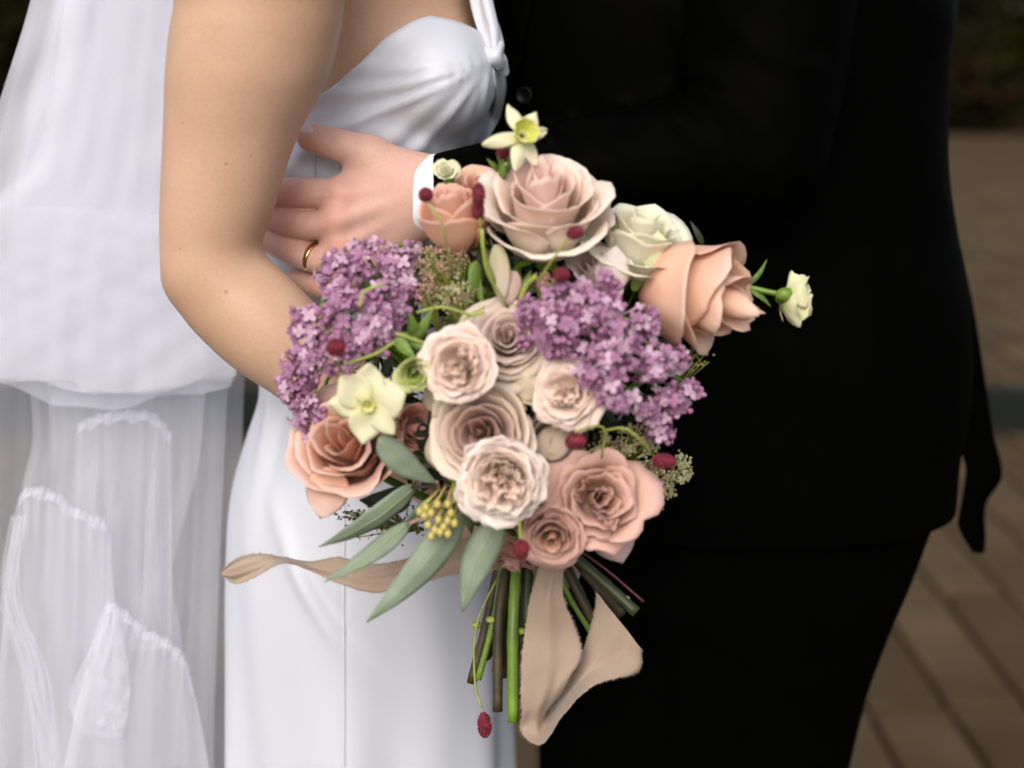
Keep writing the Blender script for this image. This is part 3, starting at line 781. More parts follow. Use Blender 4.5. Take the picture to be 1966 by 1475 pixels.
# pulled cloth at the waist under the hand, soft columns in the skirt, a seam and drag lines at the hip
zw = P(600, 330, 0).z
R2 += .0025 * np.sin((Z - zw) * 260 + TH * 9) * np.exp(-((Z - zw) / .03) ** 2) * ss(.2, -.2, np.sin(TH))
zk = P(600, 1100, 0).z
low = ss(zk + .10, zk - .5, Z)
R2 += low * (.010 * np.sin(TH * 7 + .7) + .006 * np.sin(TH * 13 + 2 + Z * 2))
PXg = 983 + (CXg + R2 * np.cos(TH)) / (CYg + R2 * np.sin(TH) - CY) * F * .97
seamx = P(661, 1150, -.04).x
hipm = ss(P(0, 760, 0).z, P(0, 860, 0).z, Z) * ss(.1, -.3, np.sin(TH))
Xn = CXg + R2 * np.cos(TH)
R2 -= .0012 * np.exp(-((Xn - seamx) / .0013) ** 2) * hipm
for (qx, qy, qa, ql, qw, A) in ((600, 1130, 62, .045, .006, .003), (650, 1170, 55, .05, .006, -.0025), (560, 1060, 70, .05, .008, .002), (505, 800, 100, .07, .006, .003), (530, 820, 100, .06, .006, -.002), (700, 1250, 60, .07, .015, .0015), (850, 1300, 80, .1, .02, .002), (590, 1350, 85, .12, .02, .002), (480, 1200, 88, .2, .012, .002)):
    c = P(qx, qy, -.03); a = math.radians(qa); dx_, dz_ = Xn - c.x, Z - c.z
    l_ = dx_ * math.cos(a) - dz_ * math.sin(a); n_ = dx_ * math.sin(a) + dz_ * math.cos(a)
    R2 += 1.6 * A * np.exp(-(l_ / ql) ** 2 - (n_ / qw) ** 2) * ss(.1, -.3, np.sin(TH))
# rolled neckline hem
R2 += .0016 * np.exp(-((zt[:, None] - Z) / .004) ** 2)
X, Y = CXg + R2 * np.cos(TH), CYg + R2 * np.sin(TH)
DV = np.stack([X, Y, Z], -1).reshape(-1, 3)
ii, jj = np.meshgrid(np.arange(NT), np.arange(NZ - 1), indexing='ij'); ii2 = (ii + 1) % NT
DQ = np.stack([ii * NZ + jj, ii2 * NZ + jj, ii2 * NZ + jj + 1, ii * NZ + jj + 1], -1).reshape(-1, 4)
dress = link('dress', mesh_np('dress', DV, DQ), M['satin'], bride); solidify(dress, .0016, -1)
db = BVHTree.FromPolygons([tuple(v) for v in DV], [tuple(q) for q in DQ.tolist()])
# twisted strap from the knot over the far shoulder, knot, seam
strip('strap', [(888, -160, .045), (893, -60, .03), (903, 10, .022), (917, 60, .014), (932, 100, -.004), (940, 116, -.006)], [(915, -160, .06), (930, -60, .03), (945, 10, .02), (962, 60, .012), (968, 92, .0), (962, 118, -.002)], M['satin'], dress, 40, 9, .0015,
      wav=lambda s, t: (0, -.006 * math.sin(t * math.pi) - .003 * math.sin(t * 9 + s * 3), 0), sub=1)
strip('strap_fold', [(905, -160, .04), (913, -60, .022), (925, 10, .012), (938, 55, .004), (945, 100, -.010)], [(925, -160, .045), (933, -60, .024), (948, 10, .014), (957, 55, .006), (958, 104, -.008)], M['satin'], dress, 40, 7, .0015,
      wav=lambda s, t: (0, -.004 * math.sin(t * math.pi), 0), sub=1)
kb = Field(P(915, 150, -.04), P(990, 70, .05), .0012)
kb.__init__((P(905, 150, 0).x, -.035, P(900, 165, 0).z), (P(1000, 150, 0).x, .06, P(900, 65, 0).z), .0012)
kb.chain([hp(932, 100, -.006, 9), hp(950, 110, -.010, 13), hp(958, 125, -.004, 10)], .003)
kb.chain([hp(960, 88, .000, 9), hp(952, 106, -.012, 9), hp(938, 122, -.008, 8)], .002)
kb.chain([hp(945, 100, -.008, 8), hp(962, 112, .000, 10), hp(968, 138, .01, 10)], .002)
V, Q = kb.mesh('knot', 2); link('knot', mesh_np('knot', V, Q), M['satin'], dress)
def ond(px, py, off=.001):
    for k_ in range(12):
        h_, n_ = surf_hit(db, px - k_ * 1.5, py)
        if h_: return (px - k_ * 1.5, py, h_.y - off)
    return (px, py, .05)
strip('cup_fold', [ond(946, 120), ond(948, 145), ond(951, 180), ond(944, 225), ond(920, 275)], [ond(966, 120), ond(970, 145), ond(970, 180), ond(960, 225), ond(932, 275)], M['satin'], dress, 30, 9, .0015, wav=lambda s, t: (0, -.005 * math.sin(t * math.pi), 0), sub=1)

sy_ = [860 + 30 * i for i in range(22)]
strip('seam', [ond(659.6 + .6 * math.sin(y * .02), y, .0006) for y in sy_], [ond(662.2 + .6 * math.sin(y * .02), y, .0009) for y in sy_], M['satin'], dress, 120, 3, .0006)
strip('seam', [ond(604.5 - .02 * (y - 230), y, .0006) for y in range(235, 420, 12)], [ond(606.5 - .02 * (y - 230), y, .0009) for y in range(235, 420, 12)], M['satin'], dress, 60, 3, .0005)

# veil ------------------------------------------------
veil = empty('veil', (0, 0, 0), bride)
def tulle_sheet(Lp, Rp, Y0, amp, freqs, mat, n=90, m=140, seed=0, hem=0.0, topgather=0.0, name='tulle_layer', flare=1.0, Ydrift=0.0, sag=0.0):
    """sheet hanging between a left and a right edge, folded along its width"""
    A = catmull(Lp, m); B = catmull(Rp, m); r_ = random.Random(seed)
    ph = [r_.uniform(0, 6.28) for _ in freqs]; sh = [r_.uniform(-1.2, 1.2) for _ in freqs]; wt = [r_.uniform(.6, 1) for _ in freqs]
    s_ = np.linspace(0, 1, n)[:, None]; t_ = np.linspace(0, 1, m)[None]
    px = A[:, 0][None] * (1 - s_) + B[:, 0][None] * s_; py = A[:, 1][None] * (1 - s_) + B[:, 1][None] * s_
    w_ = np.zeros((n, m)); w2 = np.zeros((n, m))
    for f_, p_, h_, a_ in zip(freqs, ph, sh, wt):
        arg = f_ * s_ * 6.283 + p_ + h_ * t_ * 2
        w_ += a_ * np.sin(arg) / len(freqs); w2 += a_ * np.cos(arg) / f_ / len(freqs)
    grow = (0.35 + 0.65 * t_) if flare else 1.0
    amp = amp * .15
    crump = np.zeros((n, m))
    for _ in range(9):
        fx, fy, pp = r_.uniform(1, 5), r_.uniform(1.5, 7), r_.uniform(0, 6.28); crump += np.sin(fx * s_ * 6.28 + fy * t_ * 6.28 * r_.choice((-1, 1)) + pp) / 9
    Yv = Y0 + amp * w_ * grow + Ydrift * t_ + .006 * crump * (.3 + .7 * t_)
    px = px + w2 * 60 * grow * (amp / .0045)
    if hem: py = py + hem * np.sin(s_ * 9 + seed) * t_ ** 8 + hem * .5 * np.sin(s_ * 21 + seed * 2) * t_ ** 8
    if sag: py = py + sag * np.sin(np.pi * s_ ** 1.1) * t_ ** 3
    V = np.zeros((n, m, 3))
    a = (px - 983) / F; b = -(py - 737.5) / F
    dy = CP + b * SP; dz = -SP + b * CP; t = (Yv - CY) / dy
    V[..., 0] = a * t; V[..., 1] = Yv; V[..., 2] = CZ + dz * t
    ii, jj = np.meshgrid(np.arange(n - 1), np.arange(m - 1), indexing='ij')
    Q = np.stack([ii * m + jj, (ii + 1) * m + jj, (ii + 1) * m + jj + 1, ii * m + jj + 1], -1).reshape(-1, 4)
    return link(name, mesh_np(name, V.reshape(-1, 3), Q), mat, veil)
# long back layers (to below the frame)
tulle_sheet([(130, -300), (70, -30), (10, 200), (-60, 500), (-90, 900), (-110, 1300), (-120, 1900)], [(520, -300), (500, 100), (480, 500), (462, 800), (462, 1100), (458, 1475), (470, 1900)], .13, .030, [3, 7, 11], M['tulle_mid'], seed=1)
tulle_sheet([(150, -300), (110, -30), (50, 200), (20, 500), (60, 800), (40, 950), (-20, 1300), (-40, 1900)], [(500, -300), (470, 100), (450, 500), (432, 800), (420, 1100), (410, 1475), (420, 1900)], .09, .026, [4, 6, 13], M['tulle_mid'], seed=2)
tulle_sheet([(90, 700), (100, 900), (70, 1100), (110, 1300), (130, 1900)], [(400, 700), (380, 900), (330, 1100), (345, 1300), (300, 1900)], .06, .02, [3, 5], M['tulle_thin'], seed=5)
# dense gathered tier ending in a soft hem across the middle
tulle_sheet([(120, -300), (60, 0), (-30, 300), (-70, 560), (-60, 722)], [(520, -300), (500, 100), (480, 400), (465, 600), (455, 722)], .045, .018, [3, 6, 10], M['tulle_dense'], seed=3, hem=7, sag=26)
tulle_sheet([(140, -300), (112, 0), (40, 300), (0, 560), (-60, 730)], [(500, -300), (480, 100), (475, 400), (465, 600), (440, 742)], .065, .022, [4, 5, 9], M['tulle_dense'], seed=4, hem=9, sag=44)
tulle_sheet([(150, -300), (125, 0), (60, 300), (-40, 420), (-60, 716)], [(500, -300), (480, 100), (475, 400), (465, 600), (450, 712)], .025, .014, [5, 8], M['tulle_mid'], seed=8, hem=9, sag=34)
tulle_sheet([(-60, 385), (-60, 500), (-60, 600), (-60, 728)], [(470, 425), (470, 500), (465, 600), (450, 735)], .015, .012, [5, 9], M['tulle_thin'], seed=9, hem=8, sag=20)
# two gathered flounces low down
def flounce(top, botL, botR, Y0, seed, mat, n=110, m=60, amp=.009, nf=2.3):
    T = catmull(top, n); r_ = random.Random(seed); V = np.zeros((n, m, 3))
    ph = [r_.uniform(0, 6.3) for _ in range(3)]
    for i in range(n):
        s_ = i / (n - 1); bx = botL[0] * (1 - s_) + botR[0] * s_; by = botL[1] * (1 - s_) + botR[1] * s_
        for j in range(m):
            t_ = j / (m - 1); e = t_ ** .75
            gx = T[i][0] * (1 - e) + bx * e; gy = T[i][1] * (1 - t_) + by * t_
            fold_ = math.sin(s_ * nf * 6.28 + ph[0] + t_) * .6 + math.sin(s_ * (nf * 1.7) * 6.28 + ph[1] - t_) * .4
            Yv = Y0 + amp * fold_ * (0.25 + .75 * t_) - .02 * math.sin(min(1, t_ * 2.2) * math.pi / 2) + .0015 * math.sin(s_ * 70) * (1 - t_) ** 10
            gx += 10 * math.cos(s_ * nf * 6.28 + ph[0]) * t_; gy += 3 * math.sin(s_ * 40 + ph[2]) * (1 - t_) ** 8
            V[i, j] = P(gx, gy, Yv)
    ii, jj = np.meshgrid(np.arange(n - 1), np.arange(m - 1), indexing='ij')
    Q = np.stack([ii * m + jj, (ii + 1) * m + jj, (ii + 1) * m + jj + 1, ii * m + jj + 1], -1).reshape(-1, 4)
    link('flounce', mesh_np('flounce', V.reshape(-1, 3), Q), mat, veil)
    # gathering band: narrow crumpled ruffles along the seam
    q = catmull(top, 70)
    for lay in range(2):
        dy_ = (-9 + 7 * lay); a = [(x_[0], x_[1] + dy_ + 2 * math.sin(i * .7 + lay), Y0 - .003 - .002 * lay) for i, x_ in enumerate(q)]; b = [(x_[0] - 3, x_[1] + dy_ + 15 + 4 * math.sin(i * .5 + lay * 2), Y0 - .008 - .002 * lay) for i, x_ in enumerate(q)]
        strip('gathered_seam', a, b, M['tulle_mid'], veil, 260, 5, 0, wav=lambda s, t: (0, .0007 * math.sin(s * 150 + 2 * t + lay) + .0008 * math.sin(s * 67 + lay), 0))
flounce([(28, 1000), (45, 950), (95, 948), (150, 985), (205, 1012), (213, 1070)], (-30, 1800), (250, 1800), .05, 11, M['tulle_mid'])
flounce([(205, 1160), (240, 1180), (280, 1215), (320, 1235), (355, 1270), (372, 1330)], (90, 1700), (430, 1700), .03, 12, M['tulle_mid'])
flounce([(150, 820), (210, 800), (290, 800), (330, 840)], (140, 1250), (330, 1250), .075, 13, M['tulle_thin'], nf=3)
tulle_sheet([(20, 990), (0, 1150), (45, 1300), (70, 1500), (80, 1900)], [(50, 990), (40, 1150), (95, 1300), (120, 1500), (150, 1900)], .03, .008, [2, 3], M['tulle_mid'], n=30, seed=21)
tulle_sheet([(200, 1190), (150, 1290), (133, 1350), (160, 1405), (230, 1420)], [(225, 1170), (240, 1250), (250, 1320), (245, 1380), (235, 1425)], .012, .008, [2, 3], M['tulle_mid'], n=30, seed=22)

# ================================================================== BOUQUET
print('bouquet')
BIND = P(1035, 1068, -.135)
bq = empty('bouquet', BIND)
tag(bq, 'hand-tied bouquet of blush roses, lilac, daffodils and eucalyptus with tan ribbons', 'bouquet')
INV = Matrix.Translation(-BIND)
def adopt(o, parent=None):
    o.parent = parent or bq
    o.matrix_parent_inverse = INV if (parent is None or parent is bq) else Matrix.Identity(4)
    return o
def domeY(px, py): return -.275 + .085 * (((px - 1000) / 420) ** 2 + ((py - 740) / 400) ** 2)
def flower_root(name, c, label=None, off=(0, 0, 0), rad=.006):
    """a part of the bouquet: the flower's own mesh (its calyx) placed at the flower; petals become sub-parts"""
    m_ = MB(); m_.ball(Vector(off), rad, 0, 1)
    o = m_.build(name, M['stem_green']); o.location = c; adopt(o)
    if label: o['label'] = label
    return o
def sub(name, me, mat, root):
    o = link(name, me, mat); o.parent = root; return o
def frame(axis, roll=0.0):
    z = Vector(axis).normalized(); x = Vector((1, 0, 0)) - z * z.x
    if x.length < .1: x = Vector((0, 0, 1)) - z * z.z
    x.normalize(); y = z.cross(x)
    m_ = Matrix((x, y, z)).transposed()
    return m_ @ Matrix.Rotation(roll, 3, 'Z')
def lerp(a, b, t): return tuple(x + (y - x) * t for x, y in zip(a, b))
def color_attr(me, cols):
    a = me.color_attributes.new('Col', 'FLOAT_COLOR', 'POINT')
    a.data.foreach_set('color', np.array([(*c, 1) for c in cols], dtype=np.float32).ravel())
def rose(px, py, rpx, axis, label, cin, cout, cback=None, n=26, open_=0.6, height=1.0, ruffle=0.05, pointed=0.0, seed=0, Y=None, roll=0, core=0.10, curl=0.28, tight=1.0, jitter=1.0, rim=None, stem=True, wide=1.0, mess=0.0):
    r_ = random.Random(seed + int(px)); Y = domeY(px, py) if Y is None else Y
    c = P(px, py, Y); R_ = S(rpx, Y); A = frame(axis, roll)
    root = flower_root('rose', c, label, -(A @ Vector((0, 0, 1))) * R_ * .66 * height, R_ * .17); cback = cback or cout
    nu, nv = 15, 13
    for i in range(n):
        k = i / (n - 1)
        phi = i * 2.39996 + r_.uniform(-.25, .25) * jitter
        rt = R_ * (core + (1.0 - core) * k ** (0.85 * tight)) * r_.uniform(.95, 1.05)
        lean = open_ * k ** 1.6                                  # 0 upright cup, 1 flat
        H = R_ * height * (1.0 - .28 * k) * (1 - .45 * lean) * r_.uniform(.94, 1.06)
        half = (1.6 - .62 * k) * wide * r_.uniform(.9, 1.1)
        cu = R_ * curl * (0.15 + k) * r_.uniform(.6, 1.4); z0 = -R_ * .55 * height
        ph = [r_.uniform(0, 6.28) for _ in range(4)]; rf = ruffle * R_ * (0.35 + .65 * k)
        side = r_.uniform(-.18, .18); tl = Matrix.Identity(3); off = Vector((0, 0, 0))
        if mess and i > 5 and k < .46:                                     # quartered, crumpled heart of a garden rose
            phi = r_.uniform(0, 6.28); half = r_.uniform(.7, 1.3); rt = R_ * r_.uniform(.12, .36) * mess; off = Vector((r_.uniform(-.24, .24), r_.uniform(-.24, .24), 0)) * R_ * mess
            H *= r_.uniform(.98, 1.12); cu *= r_.uniform(.5, 1.8); rf = ruffle * R_ * 1.1
        tl = Matrix.Rotation(r_.gauss(0, .07) * jitter * (.4 + k), 3, 'X') @ Matrix.Rotation(r_.gauss(0, .07) * jitter * (.4 + k), 3, 'Y')
        notch = [(r_.uniform(-.9, .9), r_.uniform(.01, .05), r_.uniform(.05, .14)) for _ in range(4)]
        V, C = [], []
        for a in range(nu):
            u = -1 + 2 * a / (nu - 1)
            for b in range(nv):
                v = b / (nv - 1)
                top = 1 - .24 * abs(u) ** 3 + side * u * .35
                top += pointed * (.16 * max(0, 1 - abs(u) * 2.5) - .12 * abs(u))
                for nu_, na_, nw_ in notch: top -= na_ * math.exp(-((u - nu_) / nw_) ** 2)
                vv = v * top
                wv = half * (0.30 + .70 * math.sin(min(1, vv * 1.25 + .05) * math.pi / 2)) 
                f_ = math.sin(min(vv, 1.1) * math.pi / 2) ** .75
                rho = R_ * .10 + (rt - R_ * .10) * (f_ * (1 - lean * .25) + lean * .25 * vv)
                z = z0 + H * (vv ** 1.25) * 1.25
                cc_ = max(0, (vv - .68) / .32)
                rho += cu * cc_ ** 2; z -= cu * .55 * cc_ ** 2.4
                # side edges fold back a little
                rho += rt * .10 * abs(u) ** 3 * vv
                wob = math.sin(u * 4.2 + ph[0]) * .6 + math.sin(u * 8.5 + ph[1]) * .35 + .3 * math.sin(u * 15 + ph[2])
                rho += rf * wob * vv ** 2; z += rf * .8 * math.sin(u * 5.3 + ph[3]) * vv ** 3
                th_ = phi + u * wv
                V.append(A @ (tl @ Vector((rho * math.cos(th_), rho * math.sin(th_), z)) + off * vv))
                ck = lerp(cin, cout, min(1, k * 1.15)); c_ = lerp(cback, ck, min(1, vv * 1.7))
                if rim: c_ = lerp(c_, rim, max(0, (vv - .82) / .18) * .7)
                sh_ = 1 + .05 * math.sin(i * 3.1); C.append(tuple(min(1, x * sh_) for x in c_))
        me = mesh_py('petal', V, grid_faces(nu, nv)); color_attr(me, C)
        o = sub('petal', me, M['petal'], root); solidify(o, R_ * .007)
    if stem:
        m_ = MB(); ax = A @ Vector((0, 0, 1)); p0 = -ax * R_ * .55 * height; end = BIND - c
        m_.tube([p0, p0 - ax * R_ * .5 + end * .1, end * .6 + p0 * .3, end], [.0035, .003, .0028, .0028], 6, 10)
        for q in range(5):                                       # sepals
            t = q * 1.2566; d = A @ Vector((math.cos(t), math.sin(t), .1)); e = A @ Vector((-math.sin(t), math.cos(t), 0))
            b0 = p0 * 1.02; m_.add([b0 - e * .002, b0 + e * .002, b0 + d * R_ * .35 + e * R_ * .09, b0 + d * R_ * .7 - ax * R_ * .05, b0 + d * R_ * .35 - e * R_ * .09], [(0, 1, 2, 3, 4)])
        so_ = m_.build('stem', M['stem_green']); so_.parent = root
    return root
PINKW = (0.95, 0.80, 0.72); BLUSH = (0.97, 0.79, 0.68)
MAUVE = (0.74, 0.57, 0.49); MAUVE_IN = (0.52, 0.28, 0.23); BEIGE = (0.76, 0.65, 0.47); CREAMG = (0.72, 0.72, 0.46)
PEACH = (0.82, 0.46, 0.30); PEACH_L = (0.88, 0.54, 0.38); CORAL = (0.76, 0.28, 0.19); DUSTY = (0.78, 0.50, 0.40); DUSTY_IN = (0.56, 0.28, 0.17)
CREAM = (0.88, 0.86, 0.68)
rose(872, 428, 70, (-.22, -.35, .92), 'peach rosebud beside the shirt cuff', PEACH_L, PEACH_L, CORAL, n=9, open_=.05, height=1.75, ruffle=.03, seed=1, curl=.05, Y=-.218, rim=(.84, .56, .50), wide=1.25)
rose(922, 372, 52, (.1, -.5, .9), 'small peach rose behind the dark red heads', PEACH_L, PEACH_L, PEACH, n=12, open_=.35, height=1.3, seed=31, Y=-.192, rim=(.84, .66, .58))
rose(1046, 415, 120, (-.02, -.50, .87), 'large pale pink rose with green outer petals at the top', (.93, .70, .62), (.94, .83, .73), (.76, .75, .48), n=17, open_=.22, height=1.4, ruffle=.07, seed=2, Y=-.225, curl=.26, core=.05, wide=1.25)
rose(1225, 472, 98, (.30, -.42, .88), 'creamy white rose with loose pale green outer petals', CREAM, (.90, .88, .74), CREAMG, n=13, open_=.28, height=1.25, ruffle=.09, seed=3, Y=-.205, wide=1.25, curl=.22, jitter=1.6)
rose(1328, 558, 114, (.84, -.40, -.26), 'large peach rose facing right at the edge of the bouquet', PEACH_L, (.88, .57, .42), CORAL, n=10, open_=.10, height=1.72, ruffle=.05, pointed=.35, seed=4, Y=-.215, curl=.16, rim=(.88, .68, .58), wide=1.3, jitter=1.2)
rose(1150, 520, 62, (0, -.55, .8), 'blush white rose tucked under the cream rose', PINKW, (.86, .74, .70), BEIGE, n=16, open_=.3, seed=5, Y=-.222)
rose(882, 702, 66, (-.12, -1, .12), 'round blush spray rose in the middle of the bouquet', BLUSH, PINKW, PINKW, mess=1.0, n=44, open_=.40, ruffle=.09, seed=6, curl=.18, core=.05, Y=-.280, height=1.15, wide=1.1)
rose(975, 655, 84, (.0, -.85, .45), 'pale mauve rose behind the lilac', MAUVE, (.76, .64, .55), BEIGE, n=26, open_=.4, ruffle=.04, seed=7, Y=-.250, core=.05, wide=1.1)
rose(1088, 755, 61, (-.35, -.9, .15), 'blush spray rose half under the lilac', BLUSH, PINKW, PINKW, mess=1.0, n=40, open_=.40, ruffle=.09, seed=8, core=.05, Y=-.272, height=1.15)
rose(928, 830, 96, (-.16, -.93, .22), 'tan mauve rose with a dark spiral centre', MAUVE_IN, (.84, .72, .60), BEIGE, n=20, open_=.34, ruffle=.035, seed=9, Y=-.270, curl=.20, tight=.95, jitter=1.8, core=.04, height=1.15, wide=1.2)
rose(965, 920, 82, (.02, -1, .02), 'large ruffled blush garden rose low in the centre', (.98, .79, .66), (.97, .87, .81), PINKW, mess=1.0, n=50, open_=.42, ruffle=.12, seed=10, core=.05, Y=-.290, curl=.16, height=1.1)
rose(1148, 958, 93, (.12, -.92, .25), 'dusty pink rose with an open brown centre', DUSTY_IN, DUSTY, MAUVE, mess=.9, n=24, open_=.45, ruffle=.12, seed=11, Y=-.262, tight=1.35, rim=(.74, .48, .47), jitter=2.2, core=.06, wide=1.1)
rose(1062, 1022, 62, (-.05, -.95, -.15), 'small dusty pink rose with a swirled centre', DUSTY_IN, DUSTY, MAUVE, n=16, open_=.3, height=1.3, ruffle=.04, seed=12, Y=-.268, rim=(.74, .50, .44), core=.05, wide=1.15)
rose(672, 862, 108, (-.18, -.80, .50), 'big peach rose under the pale yellow daffodil', PEACH, (.87, .58, .46), DUSTY, n=15, open_=.30, height=1.45, ruffle=.07, pointed=.3, seed=13, Y=-.232, rim=(.82, .62, .56), core=.05, wide=1.25)
rose(1002, 730, 68, (.3, -.8, .5), 'beige rose between the two spray roses', BEIGE, (.76, .66, .50), BEIGE, n=14, open_=.4, seed=14, Y=-.248, core=.05)
rose(1050, 850, 68, (.4, -.8, .2), 'tan rose behind the garden rose', MAUVE, (.68, .54, .44), BEIGE, n=14, open_=.4, seed=15, Y=-.245, core=.05)
rose(785, 822, 44, (.6, -.6, .1), 'coral rose beside the daffodil', (.74, .38, .30), (.78, .42, .33), CORAL, n=9, open_=.25, height=1.4, seed=16, Y=-.235, core=.05, wide=1.3)
rose(985, 1070, 45, (-.3, -.5, -.8), 'coral pink rose hanging by the stems', DUSTY, (.68, .34, .28), CORAL, n=10, open_=.3, seed=17, Y=-.205, wide=1.2)
rose(1175, 1010, 68, (.3, -.45, -.6), 'pale mauve outer rose at the lower right', DUSTY, (.70, .53, .49), MAUVE, n=10, open_=.5, seed=18, Y=-.225, pointed=.5, wide=1.2)

# loose single petals around the tan rose
def free_petal(px, py, w_, h_, ang, Y, c0, c1, cup=.25, tilt=0.0, name='petal', parent=None, seed=0, tip=.5, mat='petal', label=None, nrm=None):
    nu, nv = 11, 13; A = frame(nrm or (0, -1, .1)); V, C = [], []; r_ = random.Random(seed); ph = r_.uniform(0, 6)
    W_, H_ = S(w_, Y), S(h_, Y); ca, sa = math.cos(ang), math.sin(ang)
    for a in range(nu):
        u = -1 + 2 * a / (nu - 1)
        for b in range(nv):
            v = b / (nv - 1); wd = (math.sin(math.pi * min(1, v * .92 + .05) ** (0.75 + tip * .3))) ** .7 if v < .999 else .12
            x = u * W_ * wd; y = v * H_ * (1 - .06 * u * u); z = -cup * W_ * (1 - u * u) * math.sin(v * math.pi) + tilt * H_ * v * v + .05 * W_ * math.sin(v * 7 + u * 3 + ph)
            xx, yy = x * ca - y * sa, x * sa + y * ca
            V.append(A @ Vector((xx, yy, -z)))
            C.append(lerp(c0, c1, v))
    me = mesh_py(name, V, grid_faces(nu, nv)); color_attr(me, C)
    o = link(name, me, M[mat])
    if parent is not None: o.parent = parent
    else: o.location = P(px, py, Y); adopt(o)
    if label: o['label'] = label
    solidify(o, .0006); return o

for (px, py, w_, h_, ang, Y, c0, c1, cup, lab) in (
    (640, 900, 44, 105, 165, -.248, PEACH, (.84, .64, .58), .12, 'pale lower petal of the big peach rose'), (1165, 1000, 44, 92, 200, -.24, DUSTY, (.74, .58, .54), .3, None), (1000, 560, 0.1, 0.1, 0, -.24, BEIGE, BEIGE, .1, None),
    (955, 470, 20, 115, 185, -.246, (.62, .60, .36), (.78, .62, .56), .3, 'folded outer petal with green base'), (985, 520, 22, 70, 170, -.244, (.60, .42, .36), (.74, .56, .50), .3, None),
    (1262, 560, 34, 120, 0, -.222, (.60, .62, .30), (.78, .76, .54), .4, 'pale green outer petal of the cream rose'), (1170, 560, 34, 90, -8, -.236, (.80, .66, .60), (.88, .80, .78), .3, None), (1020, 770, 30, 90, 10, -.262, BEIGE, (.76, .68, .48), .4, None), (1045, 880, 34, 80, -30, -.255, BEIGE, (.70, .55, .47), .3, None), (1045, 735, 26, 80, 20, -.258, BEIGE, (.74, .66, .46), .3, None), (850, 900, 30, 80, 10, -.252, BEIGE, (.74, .62, .48), .4, None), (845, 790, 26, 60, 20, -.255, BEIGE, (.78, .68, .50), .4, None)):
    if w_ > 1: free_petal(px, py, w_, h_, math.radians(ang), Y, c0, c1, cup, seed=int(px), label=lab)

# daffodils
def daffodil(px, py, r, axis, label, seed, Y, petals, cup=True, ccup=(.75, .72, .18), cpet=(.82, .79, .56)):
    A = frame(axis); R_ = S(r, Y); root = flower_root('daffodil', P(px, py, Y), label, -(A @ Vector((0, 0, 1))) * .006, .004)
    r_ = random.Random(seed)
    for ang, ln, wd, bend in petals:
        nu, nv = 9, 12; V, C = [], []; a0 = math.radians(ang)
        dx, dy = Vector((math.cos(a0), math.sin(a0), 0)), Vector((-math.sin(a0), math.cos(a0), 0)); ph = r_.uniform(0, 6)
        for a in range(nu):
            u = -1 + 2 * a / (nu - 1)
            for b in range(nv):
                v = b / (nv - 1); wv = wd * R_ * (math.sin(math.pi * min(.97, (v * .86 + .12))) ** .75)
                rad = R_ * ln * (.06 + .94 * v) * (1 - .05 * u * u)
                z = R_ * (bend * v * v + .10 * (abs(u)) ** 1.5 * (1 if int(ang) % 2 else -1) * v + .04 * math.sin(v * 6 + ph + u * 2))
                V.append(A @ (dx * rad + dy * (u * wv) + Vector((0, 0, z)))); C.append(lerp((.72, .70, .30), cpet, min(1, v * 2.5)))
        me = mesh_py('petal', V, grid_faces(nu, nv)); color_attr(me, C); o = sub('petal', me, M['petal'], root); solidify(o, .0007)
    if cup:
        V, C = [], []; N, Mv = 32, 8
        cr, ch = (cup if isinstance(cup, tuple) else (.24, .3))
        for i in range(N):
            t = 2 * math.pi * i / N
            for j in range(Mv):
                v = j / (Mv - 1); rr = R_ * cr * (.45 + .55 * v ** .6) * (1 + .07 * v * v * math.sin(t * 7 + seed)); V.append(A @ Vector((rr * math.cos(t), rr * math.sin(t), R_ * ch * v))); C.append(lerp(ccup, (.80, .77, .35), v * .8))
        me = mesh_py('corona', V, grid_faces(N, Mv, True)); color_attr(me, C); o = sub('corona', me, M['petal'], root); solidify(o, .0006)
        m_ = MB()
        for q in range(4): m_.ball(A @ Vector((R_ * .04 * math.cos(q * 1.6), R_ * .04 * math.sin(q * 1.6), R_ * ch * .45)), R_ * .035, 0, 0)
        so_ = m_.build('stamen', M['seed']); so_.parent = root
    m_ = MB(); ax = A @ Vector((0, 0, 1)); end = BIND - P(px, py, Y)
    m_.tube([-ax * .002, -ax * .03 + end * .05, end * .6, end], [.003, .0025, .0022, .0022], 6, 10); so_ = m_.build('stem', M['stem_green']); so_.parent = root
    return root
daffodil(706, 778, 80, (.05, -1, .05), 'pale yellow open daffodil at the left of the bouquet', 1, -.285, [(88, 1.05, .44, .05), (18, .98, .56, .12), (-48, .98, .30, .1), (-98, 1.0, .42, -.05), (178, 1.0, .34, 0), (133, .98, .46, 0)], cup=(.17, .12))
daffodil(1003, 262, 62, (.28, -.85, .42), 'pale yellow daffodil standing up at the very top', 2, -.235, [(112, 1.15, .24, -.1), (62, .98, .28, 0), (15, .78, .22, .1), (-60, 1.0, .24, -.1), (-100, 1.15, .26, -.1), (196, 1.30, .24, -.1)], cup=(.40, .50), ccup=(.72, .76, .10))
